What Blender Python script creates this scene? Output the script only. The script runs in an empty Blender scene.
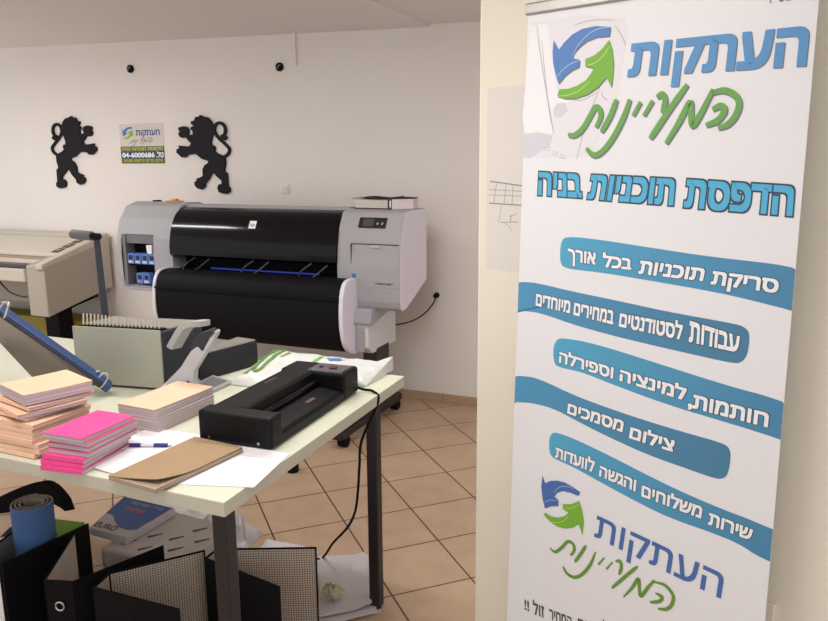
import bpy, bmesh, math, random
import numpy as np
from mathutils import Vector, Matrix, noise as mnoise
from mathutils.geometry import tessellate_polygon
rnd = random.Random(7)
SC = bpy.context.scene
COL = SC.collection

# ------------------------------------------------------------------ survey of the room
# room frame: X along the back wall, Y into it (wall face at Y=0), Z up.
FPX = 760.9; CXP, CYP = 414.0, 310.5; EYE = 1.45
_p, _r, _y = 0.196896775, -0.00743291, math.radians(23.02815)
_a = np.array([-0.24651937, 15.44632547]) / 4.94093843 * EYE
_ex = np.array([math.cos(_y), -math.sin(_y)]); _ey = np.array([math.sin(_y), math.cos(_y)])
CAM = np.array([-(_a @ _ex), -(_a @ _ey), EYE])
def _tw(v): return np.array([v[:2] @ _ex, v[:2] @ _ey, v[2]])
_rt = np.array([1., 0, 0]); _fw = np.array([0, math.cos(_p), -math.sin(_p)]); _up = np.array([0, math.sin(_p), math.cos(_p)])
RGT = _tw(math.cos(_r)*_rt + math.sin(_r)*_up); UPV = _tw(-math.sin(_r)*_rt + math.cos(_r)*_up); FWD = _tw(_fw)
def ray(x, y): return (x-CXP)/FPX*RGT - (y-CYP)/FPX*UPV + FWD
def G(x, y, z=0.): d = ray(x, y); return CAM + d*((z-EYE)/d[2])        # on the level plane at height z
def W(x, y, n=0.): d = ray(x, y); return CAM + d*((-n-CAM[1])/d[1])     # on the plane n in front of the back wall
def Dp(x, y, t): return CAM + ray(x, y)*t

# ------------------------------------------------------------------ materials
def lin(c):
    c = c/255.0
    return c/12.92 if c <= .04045 else ((c+.055)/1.055)**2.4
def rgb(c): return (lin(c[0]), lin(c[1]), lin(c[2]), 1)
def M(name, c, rough=.5, metal=0., var=0., vs=8., bump=0., bs=60., spec=.5, coat=0.):
    m = bpy.data.materials.new(name); m.use_nodes = True
    nt = m.node_tree; b = nt.nodes['Principled BSDF']
    b.inputs['Base Color'].default_value = rgb(c)
    b.inputs['Roughness'].default_value = rough
    b.inputs['Metallic'].default_value = metal
    b.inputs['Specular IOR Level'].default_value = spec
    if coat: b.inputs['Coat Weight'].default_value = coat; b.inputs['Coat Roughness'].default_value = .05
    tc = nt.nodes.new('ShaderNodeTexCoord')
    if var:
        n = nt.nodes.new('ShaderNodeTexNoise'); n.inputs['Scale'].default_value = vs; n.inputs['Detail'].default_value = 4
        mx = nt.nodes.new('ShaderNodeMix'); mx.data_type = 'RGBA'
        mx.inputs[6].default_value = rgb([v*(1-var) for v in c]); mx.inputs[7].default_value = rgb([min(255, v*(1+var)) for v in c])
        nt.links.new(tc.outputs['Object'], n.inputs['Vector']); nt.links.new(n.outputs['Fac'], mx.inputs[0]); nt.links.new(mx.outputs[2], b.inputs['Base Color'])
    if bump:
        n2 = nt.nodes.new('ShaderNodeTexNoise'); n2.inputs['Scale'].default_value = bs; n2.inputs['Detail'].default_value = 3
        bp = nt.nodes.new('ShaderNodeBump'); bp.inputs['Strength'].default_value = bump; bp.inputs['Distance'].default_value = .004
        nt.links.new(tc.outputs['Object'], n2.inputs['Vector']); nt.links.new(n2.outputs['Fac'], bp.inputs['Height']); nt.links.new(bp.outputs['Normal'], b.inputs['Normal'])
    return m
def emis(name, c, s):
    m = bpy.data.materials.new(name); m.use_nodes = True
    b = m.node_tree.nodes['Principled BSDF']; b.inputs['Base Color'].default_value = rgb(c)
    b.inputs['Emission Color'].default_value = rgb(c); b.inputs['Emission Strength'].default_value = s
    return m

wall_m = M('wall_paint', (232, 226, 222), .75, var=.015, vs=2.5, bump=.12, bs=45)
part_m = M('partition_paint', (238, 231, 216), .7, var=.015, vs=3, bump=.1, bs=60)
ceil_m = M('ceiling_paint', (226, 220, 219), .85, var=.01, vs=3)
skirt_m = None
white_m = M('white_plastic', (218, 216, 220), .4)
grey_m = M('warm_grey_plastic', (164, 163, 168), .42)
cool_m = M('blue_grey_plastic', (162, 162, 168), .4)
lilac_m = M('pale_plastic', (230, 224, 240), .45)
dgrey_m = M('dark_grey_plastic', (50, 51, 58), .5, spec=.3)
mgrey_m = M('mid_grey_plastic', (112, 112, 116), .5)
black_m = M('black_plastic', (17, 16, 21), .6, bump=.05, bs=200, spec=.12)
blackmat_m = M('black_matte', (18, 16, 20), .75, spec=.15)
gloss_m = M('smoked_hood', (9, 9, 16), .13, spec=.24)
blackmetal_m = M('black_painted_steel', (30, 25, 28), .45, var=.1, vs=30)
chrome_m = M('chrome', (200, 200, 200), .25, 1.)
table_m = M('white_laminate', (214, 216, 196), .42, var=.02, vs=3)
edge_m = M('laminate_edge', (196, 192, 174), .5)
paper_m = M('white_paper', (236, 234, 238), .85)
pages_m = None
lion_m = M('black_wood', (20, 18, 24), .6, spec=.2)
def layered(name, c, dark, scale, rough=.85):
    # fine page edges: thin horizontal leaves, a real print/paper pattern in object Z
    m = M(name, c, rough); nt = m.node_tree; b = nt.nodes['Principled BSDF']
    tc = nt.nodes.new('ShaderNodeTexCoord'); mp = nt.nodes.new('ShaderNodeMapping'); mp.inputs['Scale'].default_value = (2, 2, scale)
    n = nt.nodes.new('ShaderNodeTexNoise'); n.inputs['Scale'].default_value = 1.; n.inputs['Detail'].default_value = 2
    rp = nt.nodes.new('ShaderNodeValToRGB'); rp.color_ramp.elements[0].position = .38; rp.color_ramp.elements[0].color = rgb(dark); rp.color_ramp.elements[1].position = .6; rp.color_ramp.elements[1].color = rgb(c)
    nt.links.new(tc.outputs['Object'], mp.inputs[0]); nt.links.new(mp.outputs[0], n.inputs['Vector']); nt.links.new(n.outputs['Fac'], rp.inputs[0]); nt.links.new(rp.outputs[0], b.inputs['Base Color'])
    return m
pages_m = layered('page_edges', (206, 192, 196), (172, 156, 162), 900)
peachpages_m = layered('peach_page_edges', (226, 196, 178), (196, 160, 150), 700)
peach_m = M('peach_card', (240, 198, 168), .8, var=.02, vs=15)
pink_m = M('pink_card', (236, 78, 150), .75, var=.03, vs=20)
kraft_m = M('kraft_card', (164, 138, 106), .85, var=.04, vs=60)
bluevinyl_m = M('blue_vinyl', (38, 66, 118), .45)
bluemat_m = M('blue_foam_sheet', (66, 100, 152), .75, var=.04, vs=40)
green_m = M('green_print', (120, 160, 50), .7)
navy_m = M('navy_print', (28, 42, 80), .6)
bag_m = M('milky_plastic_bag', (214, 216, 214), .35, bump=.3, bs=30)
orange_m = M('orange_plastic', (222, 140, 50), .5)
ink_m = M('blue_cartridge', (92, 128, 200), .45)
inkdark_m = M('cartridge_window', (16, 20, 60), .4)

def tilemat():
    m = M('floor_tile', (178, 142, 116), .42, spec=.4); nt = m.node_tree; b = nt.nodes['Principled BSDF']
    th = math.radians(44.28); T = .29347
    p0 = G(431.9, 408.7)
    tc = nt.nodes.new('ShaderNodeTexCoord'); mp = nt.nodes.new('ShaderNodeMapping')
    c, s = math.cos(-th), math.sin(-th)
    mp.inputs['Rotation'].default_value = (0, 0, -th)
    mp.inputs['Location'].default_value = (-(c*p0[0]-s*p0[1]) + 10*T, -(s*p0[0]+c*p0[1]) + 10*T, 0)
    br = nt.nodes.new('ShaderNodeTexBrick'); br.offset = 0; br.squash = 1
    br.inputs['Scale'].default_value = 1; br.inputs['Brick Width'].default_value = T; br.inputs['Row Height'].default_value = T
    br.inputs['Mortar Size'].default_value = .0036; br.inputs['Mortar Smooth'].default_value = .25; br.inputs['Bias'].default_value = 0
    br.inputs['Color1'].default_value = rgb((188, 160, 136)); br.inputs['Color2'].default_value = rgb((194, 166, 140)); br.inputs['Mortar'].default_value = rgb((86, 62, 50))
    n = nt.nodes.new('ShaderNodeTexNoise'); n.inputs['Scale'].default_value = 9; n.inputs['Detail'].default_value = 5
    mx = nt.nodes.new('ShaderNodeMix'); mx.data_type = 'RGBA'; mx.blend_type = 'MULTIPLY'
    rp = nt.nodes.new('ShaderNodeValToRGB'); rp.color_ramp.elements[0].position = .3; rp.color_ramp.elements[0].color = (.86, .84, .82, 1); rp.color_ramp.elements[1].position = .7; rp.color_ramp.elements[1].color = (1, 1, 1, 1)
    mx.inputs[0].default_value = 1
    L = nt.links.new
    L(tc.outputs['Object'], mp.inputs[0]); L(mp.outputs[0], br.inputs['Vector']); L(tc.outputs['Object'], n.inputs['Vector']); L(n.outputs['Fac'], rp.inputs[0])
    L(br.outputs['Color'], mx.inputs[6]); L(rp.outputs[0], mx.inputs[7]); L(mx.outputs[2], b.inputs['Base Color'])
    bp = nt.nodes.new('ShaderNodeBump'); bp.inputs['Strength'].default_value = .4; bp.inputs['Distance'].default_value = .003; bp.invert = True
    L(br.outputs['Fac'], bp.inputs['Height']); L(bp.outputs['Normal'], b.inputs['Normal'])
    return m
def skirtmat():
    m = M('skirting_tile', (176, 142, 118), .5); nt = m.node_tree; b = nt.nodes['Principled BSDF']
    tc = nt.nodes.new('ShaderNodeTexCoord'); mp = nt.nodes.new('ShaderNodeMapping'); mp.inputs['Rotation'].default_value = (math.pi/2, 0, 0); mp.inputs['Location'].default_value = (.02, .1, 0)
    br = nt.nodes.new('ShaderNodeTexBrick'); br.offset = 0; br.inputs['Scale'].default_value = 1; br.inputs['Brick Width'].default_value = .29; br.inputs['Row Height'].default_value = 1.; br.inputs['Mortar Size'].default_value = .0025
    br.inputs['Color1'].default_value = rgb((176, 148, 124)); br.inputs['Color2'].default_value = rgb((184, 156, 130)); br.inputs['Mortar'].default_value = rgb((140, 108, 90))
    nt.links.new(tc.outputs['Object'], mp.inputs[0]); nt.links.new(mp.outputs[0], br.inputs['Vector']); nt.links.new(br.outputs['Color'], b.inputs['Base Color'])
    return m
def gridmat():
    m = M('checked_lining', (196, 184, 172), .85); nt = m.node_tree; b = nt.nodes['Principled BSDF']
    tc = nt.nodes.new('ShaderNodeTexCoord'); mp = nt.nodes.new('ShaderNodeMapping'); mp.inputs['Rotation'].default_value = (math.pi/2, 0, 0)
    br = nt.nodes.new('ShaderNodeTexBrick'); br.offset = 0; br.inputs['Scale'].default_value = 1; br.inputs['Brick Width'].default_value = .0075; br.inputs['Row Height'].default_value = .0075; br.inputs['Mortar Size'].default_value = .0011
    br.inputs['Color1'].default_value = rgb((200, 188, 176)); br.inputs['Color2'].default_value = rgb((204, 192, 178)); br.inputs['Mortar'].default_value = rgb((120, 106, 92))
    nt.links.new(tc.outputs['UV'], br.inputs['Vector']); nt.links.new(br.outputs['Color'], b.inputs['Base Color'])
    return m
skirt_m = skirtmat(); grid_m = gridmat()

# ------------------------------------------------------------------ mesh builder
class MB:
    def __init__(s): s.v = []; s.f = []; s.m = []; s.uv = {}
    def add(s, vs, fs, mi=0):
        o = len(s.v); s.v += [tuple(float(c) for c in v) for v in vs]
        for f in fs: s.f.append(tuple(o+i for i in f)); s.m.append(mi)
        return s
    def hexa(s, p, mi=0):   # p: 4 bottom (ccw from above) + 4 top
        return s.add(p, [(3,2,1,0),(4,5,6,7),(0,1,5,4),(1,2,6,5),(2,3,7,6),(3,0,4,7)], mi)
    def box(s, x0, x1, y0, y1, z0, z1, mi=0):
        return s.hexa([(x0,y0,z0),(x1,y0,z0),(x1,y1,z0),(x0,y1,z0),(x0,y0,z1),(x1,y0,z1),(x1,y1,z1),(x0,y1,z1)], mi)
    def quadslab(s, q, z0, z1, mi=0):
        return s.hexa([(a[0],a[1],z0) for a in q]+[(a[0],a[1],z1) for a in q], mi)
    def prism(s, poly, fn, t0, t1, mi=0, caps=True):
        n = len(poly); vs = [fn(a, b, t0) for a, b in poly] + [fn(a, b, t1) for a, b in poly]
        fs = [(i, (i+1) % n, n+(i+1) % n, n+i) for i in range(n)]
        if caps: fs += [tuple(range(n-1, -1, -1)), tuple(range(n, 2*n))]
        return s.add(vs, fs, mi)
    def panel(s, a, b, z0, z1, t, mi=0):   # upright board from a to b (plan points), thickness t to the left of a->b
        a = np.array(a[:2]); b = np.array(b[:2]); d = (b-a)/np.linalg.norm(b-a); n = np.array([-d[1], d[0]])*t
        return s.quadslab([a, b, b+n, a+n], z0, z1, mi)
    def tube(s, path, r, n=8, mi=0, cap=True):
        path = [Vector(p) for p in path]; rings = []; up = Vector((0, 0, 1))
        rr = r if isinstance(r, (list, tuple)) else [r]*len(path)
        for i, p in enumerate(path):
            d = (path[min(i+1, len(path)-1)] - path[max(i-1, 0)]).normalized()
            x = d.cross(up)
            if x.length < 1e-3: x = d.cross(Vector((0, 1, 0)))
            x.normalize(); y = d.cross(x)
            rings.append([p + (x*math.cos(2*math.pi*k/n) + y*math.sin(2*math.pi*k/n))*rr[i] for k in range(n)])
        vs = [v for r_ in rings for v in r_]; fs = []
        for i in range(len(path)-1):
            for k in range(n): fs.append((i*n+k, i*n+(k+1) % n, (i+1)*n+(k+1) % n, (i+1)*n+k))
        if cap: fs += [tuple(range(n-1, -1, -1)), tuple((len(path)-1)*n+k for k in range(n))]
        return s.add(vs, fs, mi)
    def cyl(s, a, b, r, n=24, mi=0): return s.tube([a, b], r, n, mi)
    def grid(s, fn, nu, nv, mi=0, thick=None):
        vs = [fn(i/nu, j/nv) for j in range(nv+1) for i in range(nu+1)]
        fs = [(j*(nu+1)+i, j*(nu+1)+i+1, (j+1)*(nu+1)+i+1, (j+1)*(nu+1)+i) for j in range(nv) for i in range(nu)]
        if thick is None: return s.add(vs, fs, mi)
        N = len(vs); t = np.array(thick)
        vs2 = [np.array(v)-t for v in vs]
        fs2 = [tuple(N+i for i in reversed(f)) for f in fs]
        edge = [i for i in range(nu+1)] + [j*(nu+1)+nu for j in range(1, nv+1)] + [nv*(nu+1)+i for i in range(nu-1, -1, -1)] + [j*(nu+1) for j in range(nv-1, 0, -1)]
        fs3 = [(edge[(k+1) % len(edge)], edge[k], N+edge[k], N+edge[(k+1) % len(edge)]) for k in range(len(edge))]
        return s.add(list(vs)+vs2, fs+fs2+fs3, mi)
    def build(s, name, mats, parent=None, bevel=0., smooth=False, seg=2, subsurf=0, origin=None, fix=True):
        mats = mats if isinstance(mats, (list, tuple)) else [mats]
        me = bpy.data.meshes.new(name)
        if parent is not None: off = Vector(parent_loc(parent))
        elif origin is not None: off = Vector(origin)
        else:
            V = np.array(s.v); off = Vector(((V[:,0].min()+V[:,0].max())/2, (V[:,1].min()+V[:,1].max())/2, V[:,2].min()))
        me.from_pydata([Vector(v)-off for v in s.v], [], s.f)
        for m in mats: me.materials.append(m)
        me.polygons.foreach_set('material_index', s.m)
        if fix:
            bm = bmesh.new(); bm.from_mesh(me); bmesh.ops.recalc_face_normals(bm, faces=bm.faces); bm.to_mesh(me); bm.free()
        if smooth:
            me.polygons.foreach_set('use_smooth', [True]*len(me.polygons))
        o = bpy.data.objects.new(name, me); COL.objects.link(o)
        if parent is not None: o.parent = parent
        else: o.location = off
        if bevel:
            b = o.modifiers.new('bevel', 'BEVEL'); b.width = bevel; b.segments = seg; b.limit_method = 'ANGLE'; b.angle_limit = .6
        if smooth and not subsurf:
            w = o.modifiers.new('edges', 'EDGE_SPLIT'); w.split_angle = .7
        if subsurf:
            w = o.modifiers.new('sub', 'SUBSURF'); w.levels = subsurf; w.render_levels = subsurf
        me.update()
        return o
def parent_loc(o):
    l = Vector((0, 0, 0))
    while o is not None: l += o.location; o = o.parent
    return l
def tag(o, label, cat=None, group=None, kind=None):
    if label: o['label'] = label
    if cat: o['category'] = cat
    if group: o['group'] = group
    if kind: o['kind'] = kind
    return o
def thing(name, label, cat, loc, group=None, rotz=0):
    o = bpy.data.objects.new(name, None); COL.objects.link(o); o.location = loc; o.rotation_euler = (0, 0, rotz); o.empty_display_size = .05
    return tag(o, label, cat, group)
def struct(o, label, cat): return tag(o, label, cat, None, 'structure')
XY = lambda a, b, t: (a, b, t)
YZ = lambda a, b, t: (t, a, b)     # profile in y,z swept along x
XZ = lambda a, b, t: (a, t, b)

# ------------------------------------------------------------------ lettering
_tcache = {}
def glyphs(s):
    """outline of a word -> triangles; overlapping strokes of a letter are filled one by one"""
    if s in _tcache: return _tcache[s]
    cu = bpy.data.curves.new('lettering', 'FONT'); cu.body = s; cu.size = 1; cu.resolution_u = 3; cu.fill_mode = 'NONE'
    ob = bpy.data.objects.new('lettering', cu); COL.objects.link(ob)
    dg = bpy.context.evaluated_depsgraph_get(); ev = ob.evaluated_get(dg); me = bpy.data.meshes.new_from_object(ev)
    P = [Vector((v.co.x, v.co.y, 0)) for v in me.vertices]; nxt = {}
    for e in me.edges:
        nxt.setdefault(e.vertices[0], []).append(e.vertices[1]); nxt.setdefault(e.vertices[1], []).append(e.vertices[0])
    seen = set(); loops = []
    for v0 in range(len(P)):
        if v0 in seen or v0 not in nxt: continue
        lp = [v0]; seen.add(v0)
        while True:
            n = [q for q in sorted(nxt[lp[-1]], key=lambda q: abs(q-lp[-1]-1)) if q not in seen]
            if not n: break
            lp.append(n[0]); seen.add(n[0])
        loops.append(lp)
    def area(lp): return sum(P[lp[i-1]].x*P[lp[i]].y-P[lp[i]].x*P[lp[i-1]].y for i in range(len(lp)))/2
    def inside(p, lp):
        c = False
        for i in range(len(lp)):
            a, b = P[lp[i-1]], P[lp[i]]
            if (a.y > p.y) != (b.y > p.y) and p.x < (b.x-a.x)*(p.y-a.y)/(b.y-a.y)+a.x: c = not c
        return c
    F = []
    for lp in loops:
        if any(o is not lp and abs(area(o)) > abs(area(lp)) and area(o)*area(lp) < 0 and inside(P[lp[0]], o) for o in loops): continue
        hs = [h for h in loops if h is not lp and area(h)*area(lp) < 0 and abs(area(h)) < abs(area(lp)) and all(inside(P[v], lp) for v in h)]
        idx = lp+[v for h in hs for v in h]
        for t in tessellate_polygon([[P[v] for v in lp]]+[[P[v] for v in h] for h in hs]):
            a, b, c = [idx[k] for k in t]
            if (P[b]-P[a]).cross(P[c]-P[a]).z < 0: b, c = c, b
            F.append((a, b, c))
    V = [(p.x, p.y) for p in P]
    bpy.data.objects.remove(ob); bpy.data.meshes.remove(me); bpy.data.curves.remove(cu)
    _tcache[s] = (V, F); return V, F
def heb(s): return s[::-1]
def lay_text(mb, s, quad, fn, t, off=.0, mi=0, base_off=None, full=False):
    """fit a word into quad (TL,TR,BR,BL, points of a printed surface); letter height = quad height; off = extra stroke weight in em"""
    V, F = glyphs(s)
    g = base_off if base_off is not None else off
    xs = [p[0] for p in V]; x0, x1 = min(xs)-g, max(xs)+g
    ys = [p[1] for p in (V if full else glyphs('ה')[0])]; y0, y1 = min(ys)-g, max(ys)+g
    TL, TR, BR, BL = [np.array(q, float) for q in quad]
    n = 0 if off <= 0 else 8
    for k in range(n+1):
        a = 2*math.pi*k/max(n, 1); ca, sa = math.cos(a), math.sin(a); q_ = max(abs(ca), abs(sa)); ox, oy = (0, 0) if k == n else (off*ca/q_, off*sa/q_)
        out = []
        for x, y in V:
            u = (x+ox-x0)/(x1-x0); v = (y+oy-y0)/(y1-y0)
            p = (BL*(1-u)+BR*u)*(1-v) + (TL*(1-u)+TR*u)*v
            out.append(fn(p[0], p[1], t+k*1.5e-5))
        mb.add(out, F, mi)

def smooth_path(pts, k=4):
    pts = [np.array(p, float) for p in pts]
    if len(pts) < 3: return pts
    out = []
    for i in range(len(pts)-1):
        p0 = pts[max(i-1, 0)]; p1 = pts[i]; p2 = pts[i+1]; p3 = pts[min(i+2, len(pts)-1)]
        for j in range(k):
            t = j/k
            out.append(.5*((2*p1)+(-p0+p2)*t+(2*p0-5*p1+4*p2-p3)*t*t+(-p0+3*p1-3*p2+p3)*t**3))
    out.append(pts[-1]); return out
def stroke(mb, pts, w, fn, t, mi=0, taper=(.5, .5), k=5):
    P = smooth_path(pts, k); n = len(P); L = []; R = []
    for i, p in enumerate(P):
        d = P[min(i+1, n-1)]-P[max(i-1, 0)]; d = d/(np.linalg.norm(d)+1e-9); nn = np.array([-d[1], d[0]])
        f = i/(n-1); h = w/2*min(1, taper[0]+(1-taper[0])*f*5, taper[1]+(1-taper[1])*(1-f)*5)
        L.append(p+nn*h); R.append(p-nn*h)
    vs = [fn(p[0], p[1], t) for p in L]+[fn(p[0], p[1], t) for p in R]
    mb.add(vs, [(i, i+1, n+i+1, n+i) for i in range(n-1)], mi)
def flat(mb, pts, fn, t, mi=0):
    mb.add([fn(p[0], p[1], t) for p in pts], [tuple(range(len(pts)))], mi)

# ================================================================== SETTING
def zc(x, y): return 2.173 - .0258*x                                     # the old ceiling sags slightly
XL, XR, YF = -3.9, 3.4, -5.2
mb = MB(); mb.box(XL, XR, YF, .12, -.06, 0)
o = mb.build('floor', tilemat(), origin=(0, 0, 0)); struct(o, 'beige ceramic floor tiles laid diagonally', 'floor')
mb = MB(); mb.hexa([(XL, 0, 0), (XR, 0, 0), (XR, .12, 0), (XL, .12, 0), (XL, 0, 2.35), (XR, 0, 2.2), (XR, .12, 2.2), (XL, .12, 2.35)])
struct(mb.build('wall_back', wall_m, origin=(0, 0, 0)), 'plain off-white rear wall behind the large printer', 'wall')
# step in the ceiling
s0 = G(423, 25, 2.165); s0[1] = 0.0; s1 = G(360, -1, 2.173); sd = (s1-s0)/np.linalg.norm((s1-s0)[:2])
se = s0 + sd*4.9
mb = MB(); cp = [(XL, 0.0), (s0[0], 0.0), (se[0], se[1]), (XL, YF)]
mb.hexa([(x, y, zc(x, y)) for x, y in cp][::1]+[(x, y, 2.36) for x, y in cp])
struct(mb.build('ceiling_lower', ceil_m, origin=(0, 0, 2.2)), 'slightly lower ceiling panel on the left', 'ceiling')
mb = MB(); cp = [(s0[0], 0.12), (XR, .12), (XR, YF), (se[0], se[1]), (s0[0], 0)]
mb.add([(x, y, zc(x, y)+.016) for x, y in cp]+[(x, y, 2.36) for x, y in cp], [(0,1,2,3,4), (9,8,7,6,5)]+[(i, (i+1)%5, 5+(i+1)%5, 5+i) for i in range(5)])
struct(mb.build('ceiling', ceil_m, origin=(0, 0, 2.2)), 'plain ceiling on the right of the step', 'ceiling')
mb = MB(); mb.box(-.3, 1.9, -.012, 0, 0, .052)
mb.box(XL, -.3, -.012, 0, 0, .052)
struct(mb.build('baseboard_back', skirt_m, bevel=.002, origin=(0, 0, 0)), 'beige tile skirting along the rear wall', 'baseboard')
mb = MB(); a = W(292, 66); b = W(294, 30); mb.box(b[0]-.012, b[0]+.012, -.014, 0, a[2], 2.23)
struct(mb.build('trim_1', wall_m, bevel=.002), 'painted cable trunking dropping from the ceiling on the rear wall', 'cable trunking')

# partition wall with the banner in front
BD = np.array([.94397, -.33003, 0]); BN = np.array([-.33003, -.94397, 0])   # banner width direction, facing direction
BP0 = np.array([1.3526, -2.3416, 0.])
PW = BP0 - BN*.08
def Pt(l, d, z): return BP0 + BD*l + BN*d + np.array([0, 0, z])
mb = MB(); l0, l1 = -.187, 2.2
q = [Pt(l0, -.08, 0), Pt(l1, -.08, 0), Pt(l1, -.2, 0), Pt(l0, -.2, 0)]
mb.hexa([(p[0], p[1], 0) for p in q]+[(p[0], p[1], zc(p[0], 0)+.02) for p in q])
struct(mb.build('wall_right', part_m, bevel=.006), 'cream partition wall end behind the roll-up banner', 'wall')

# ================================================================== LIGHT
wd = bpy.data.worlds.new('room_air'); SC.world = wd; wd.use_nodes = True
wd.node_tree.nodes['Background'].inputs[0].default_value = (1, .99, .985, 1); wd.node_tree.nodes['Background'].inputs[1].default_value = .97
tube_m = emis('fluorescent_tube', (255, 248, 236), 9)
def fixture(x0, x1, y, label, power, col=(1, .975, .945)):
    z = min(zc(x0, y), zc(x1, y))-.002
    t = thing('ceiling_light', label, 'ceiling light', ((x0+x1)/2, y, z-.07), 'fluorescent ceiling battens')
    mb = MB(); mb.box(x0, x1, y-.05, y+.05, z-.03, z); mb.build('housing', white_m, t, bevel=.004)
    for dy in (-.03, .03):
        mb = MB(); mb.cyl((x0+.02, y+dy, z-.05), (x1-.02, y+dy, z-.05), .013, 12); mb.build('tube', tube_m, t, smooth=True)
    for x in (x0+.01, x1-.01):
        mb = MB(); mb.box(x-.008, x+.008, y-.048, y+.048, z-.068, z-.03); mb.build('tube_holder', white_m, t)
    ld = bpy.data.lights.new('ceiling_lamp', 'AREA'); ld.shape = 'RECTANGLE'; ld.size = x1-x0; ld.size_y = .1; ld.energy = power; ld.color = col
    lo = bpy.data.objects.new('ceiling_lamp', ld); COL.objects.link(lo); lo.location = ((x0+x1)/2, y, z-.085)
    return t
fixture(-3.1, -1.87, -1.72, 'twin-tube fluorescent batten on the ceiling above the white flatbed machine', 28)
fixture(.1, 1.4, -3.2, 'twin-tube fluorescent batten on the ceiling above the near table edge', 12)
fixture(-.1, 1.0, -1.85, 'twin-tube fluorescent batten on the ceiling over the far edge of the table', 13)

# ================================================================== WALL DECORATION
LION = [(195,62),(215,72),(240,76),(262,98),(275,130),(278,170),(268,205),(262,235),(268,255),(280,252),(288,268),(282,285),(300,300),(330,312),(350,330),(352,370),(345,400),(350,418),(362,422),(365,470),(368,505),(380,515),(380,540),(360,552),(330,548),(310,540),(302,515),(308,495),(330,488),(328,470),(300,445),(275,415),(262,435),(250,460),(225,490),(225,510),(205,525),(180,518),(162,500),(160,478),(175,470),(170,458),(195,450),(212,440),(210,400),(222,375),(248,355),(240,345),(205,335),(170,305),(140,305),(118,310),(105,325),(80,325),(65,310),(48,295),(50,275),(65,268),(60,252),(95,255),(125,258),(140,240),(125,225),(105,200),(85,205),(65,195),(60,175),(70,165),(58,150),(65,138),(90,132),(115,138),(125,160),(118,180),(135,188),(150,182),(148,160),(135,150),(140,135),(155,130),(138,115),(140,100),(158,98),(165,75),(185,72)]
TAIL = [(340,325),(368,302),(374,272),(348,242),(308,205),(284,165),(288,125),(315,110),(342,128),(350,160),(342,188),(328,205)]
def lion(mirror, center, label):
    c0 = W(170+215/6.21, 105+308/6.21, .01)
    def wpt(px, py):
        p = W(170+px/6.21, 105+py/6.21, .01); dx = p[0]-c0[0]; dz = p[2]-c0[2]
        return (center[0]+(-dx if mirror else dx), center[1]+dz)
    poly = [wpt(*p) for p in LION]
    t = thing('lion_plaque', label, 'wall decoration', (center[0], 0, min(p[1] for p in poly)), 'rampant lion wall plaques')
    mb = MB(); mb.prism(poly, XZ, -.016, .002); mb.build('lion_body', lion_m, t)
    P = smooth_path([wpt(*p) for p in TAIL], 5); n = len(P); L = []; R = []
    for i, p in enumerate(P):
        d = P[min(i+1, n-1)]-P[max(i-1, 0)]; d /= np.linalg.norm(d); nn = np.array([-d[1], d[0]])*(.0085 if i < n-12 else .0095); L.append(p+nn); R.append(p-nn)
    vs = []
    for y in (-.016, -.001): vs += [(p[0], y, p[1]) for p in L+R]
    N = 2*n; fs = []
    for i in range(n-1): fs += [(i, i+1, n+i+1, n+i), (N+i, N+n+i, N+n+i+1, N+i+1), (i, N+i, N+i+1, i+1), (n+i, n+i+1, N+n+i+1, N+n+i)]
    fs += [(0, n, N+n, N), (n-1, N+n-1, N+2*n-1, 2*n-1)]
    mb = MB(); mb.add(vs, fs)
    tuft = [wpt(*p) for p in [(318,190),(336,180),(352,190),(364,203),(350,220),(330,214)]]
    mb.prism(tuft, XZ, -.0155, -.0008)
    mb.build('lion_tail', lion_m, t)
    return t
cR = W(170+215/6.21, 105+308/6.21, 0); cL = W(75, 152.5, 0)
lion(False, (cR[0], cR[2]), 'black cut-out rampant lion facing left, above the large printer')
lion(True, (cL[0], cL[2]), 'black cut-out rampant lion facing right, left of the small poster')

# emblem shapes (traced as flat print)
EB = [(132,140),(168,205),(200,160),(260,100),(330,62),(420,42),(525,48),(515,112),(430,118),(360,145),(310,185),(275,225),(262,265),(312,275),(308,322),(260,345),(210,385),(165,440),(148,390),(128,300),(124,220)]
EG = [(515,138),(535,200),(545,300),(540,390),(530,465),(495,395),(440,460),(370,510),(290,538),(210,542),(155,525),(170,478),(230,475),(290,455),(350,420),(385,375),(410,332),(348,318),(350,270),(410,245),(460,205)]
EL = [[(262,255),(300,175),(370,100),(440,62),(520,50)],[(150,395),(205,335),(255,300),(312,280)],[(352,316),(420,295),(475,245),(518,180)],[(160,526),(240,516),(310,485),(385,420)]]
blue_p = M('print_blue', (84, 130, 196), .5); bluedk_p = M('print_blue_dark', (72, 112, 178), .5); green_p = M('print_green', (122, 182, 60), .5); script_p = M('print_script_green', (110, 168, 84), .5)
white_p = M('print_white', (246, 246, 248), .55); cyan_p = M('print_cyan', (84, 180, 222), .5); ink_p = M('print_dark_outline', (54, 74, 92), .5); paleblue_p = M('print_pale_blue', (176, 204, 236), .5); palegreen_p = M('print_pale_green', (206, 230, 130), .5)
pgrey1 = M('print_plan_grey', (240, 240, 244), .55); pgrey2 = M('print_plan_shadow', (214, 212, 222), .55); pgrey3 = M('print_plan_line', (172, 172, 182), .55)
shadow_p = M('print_grey_outline', (120, 120, 128), .5)

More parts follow.
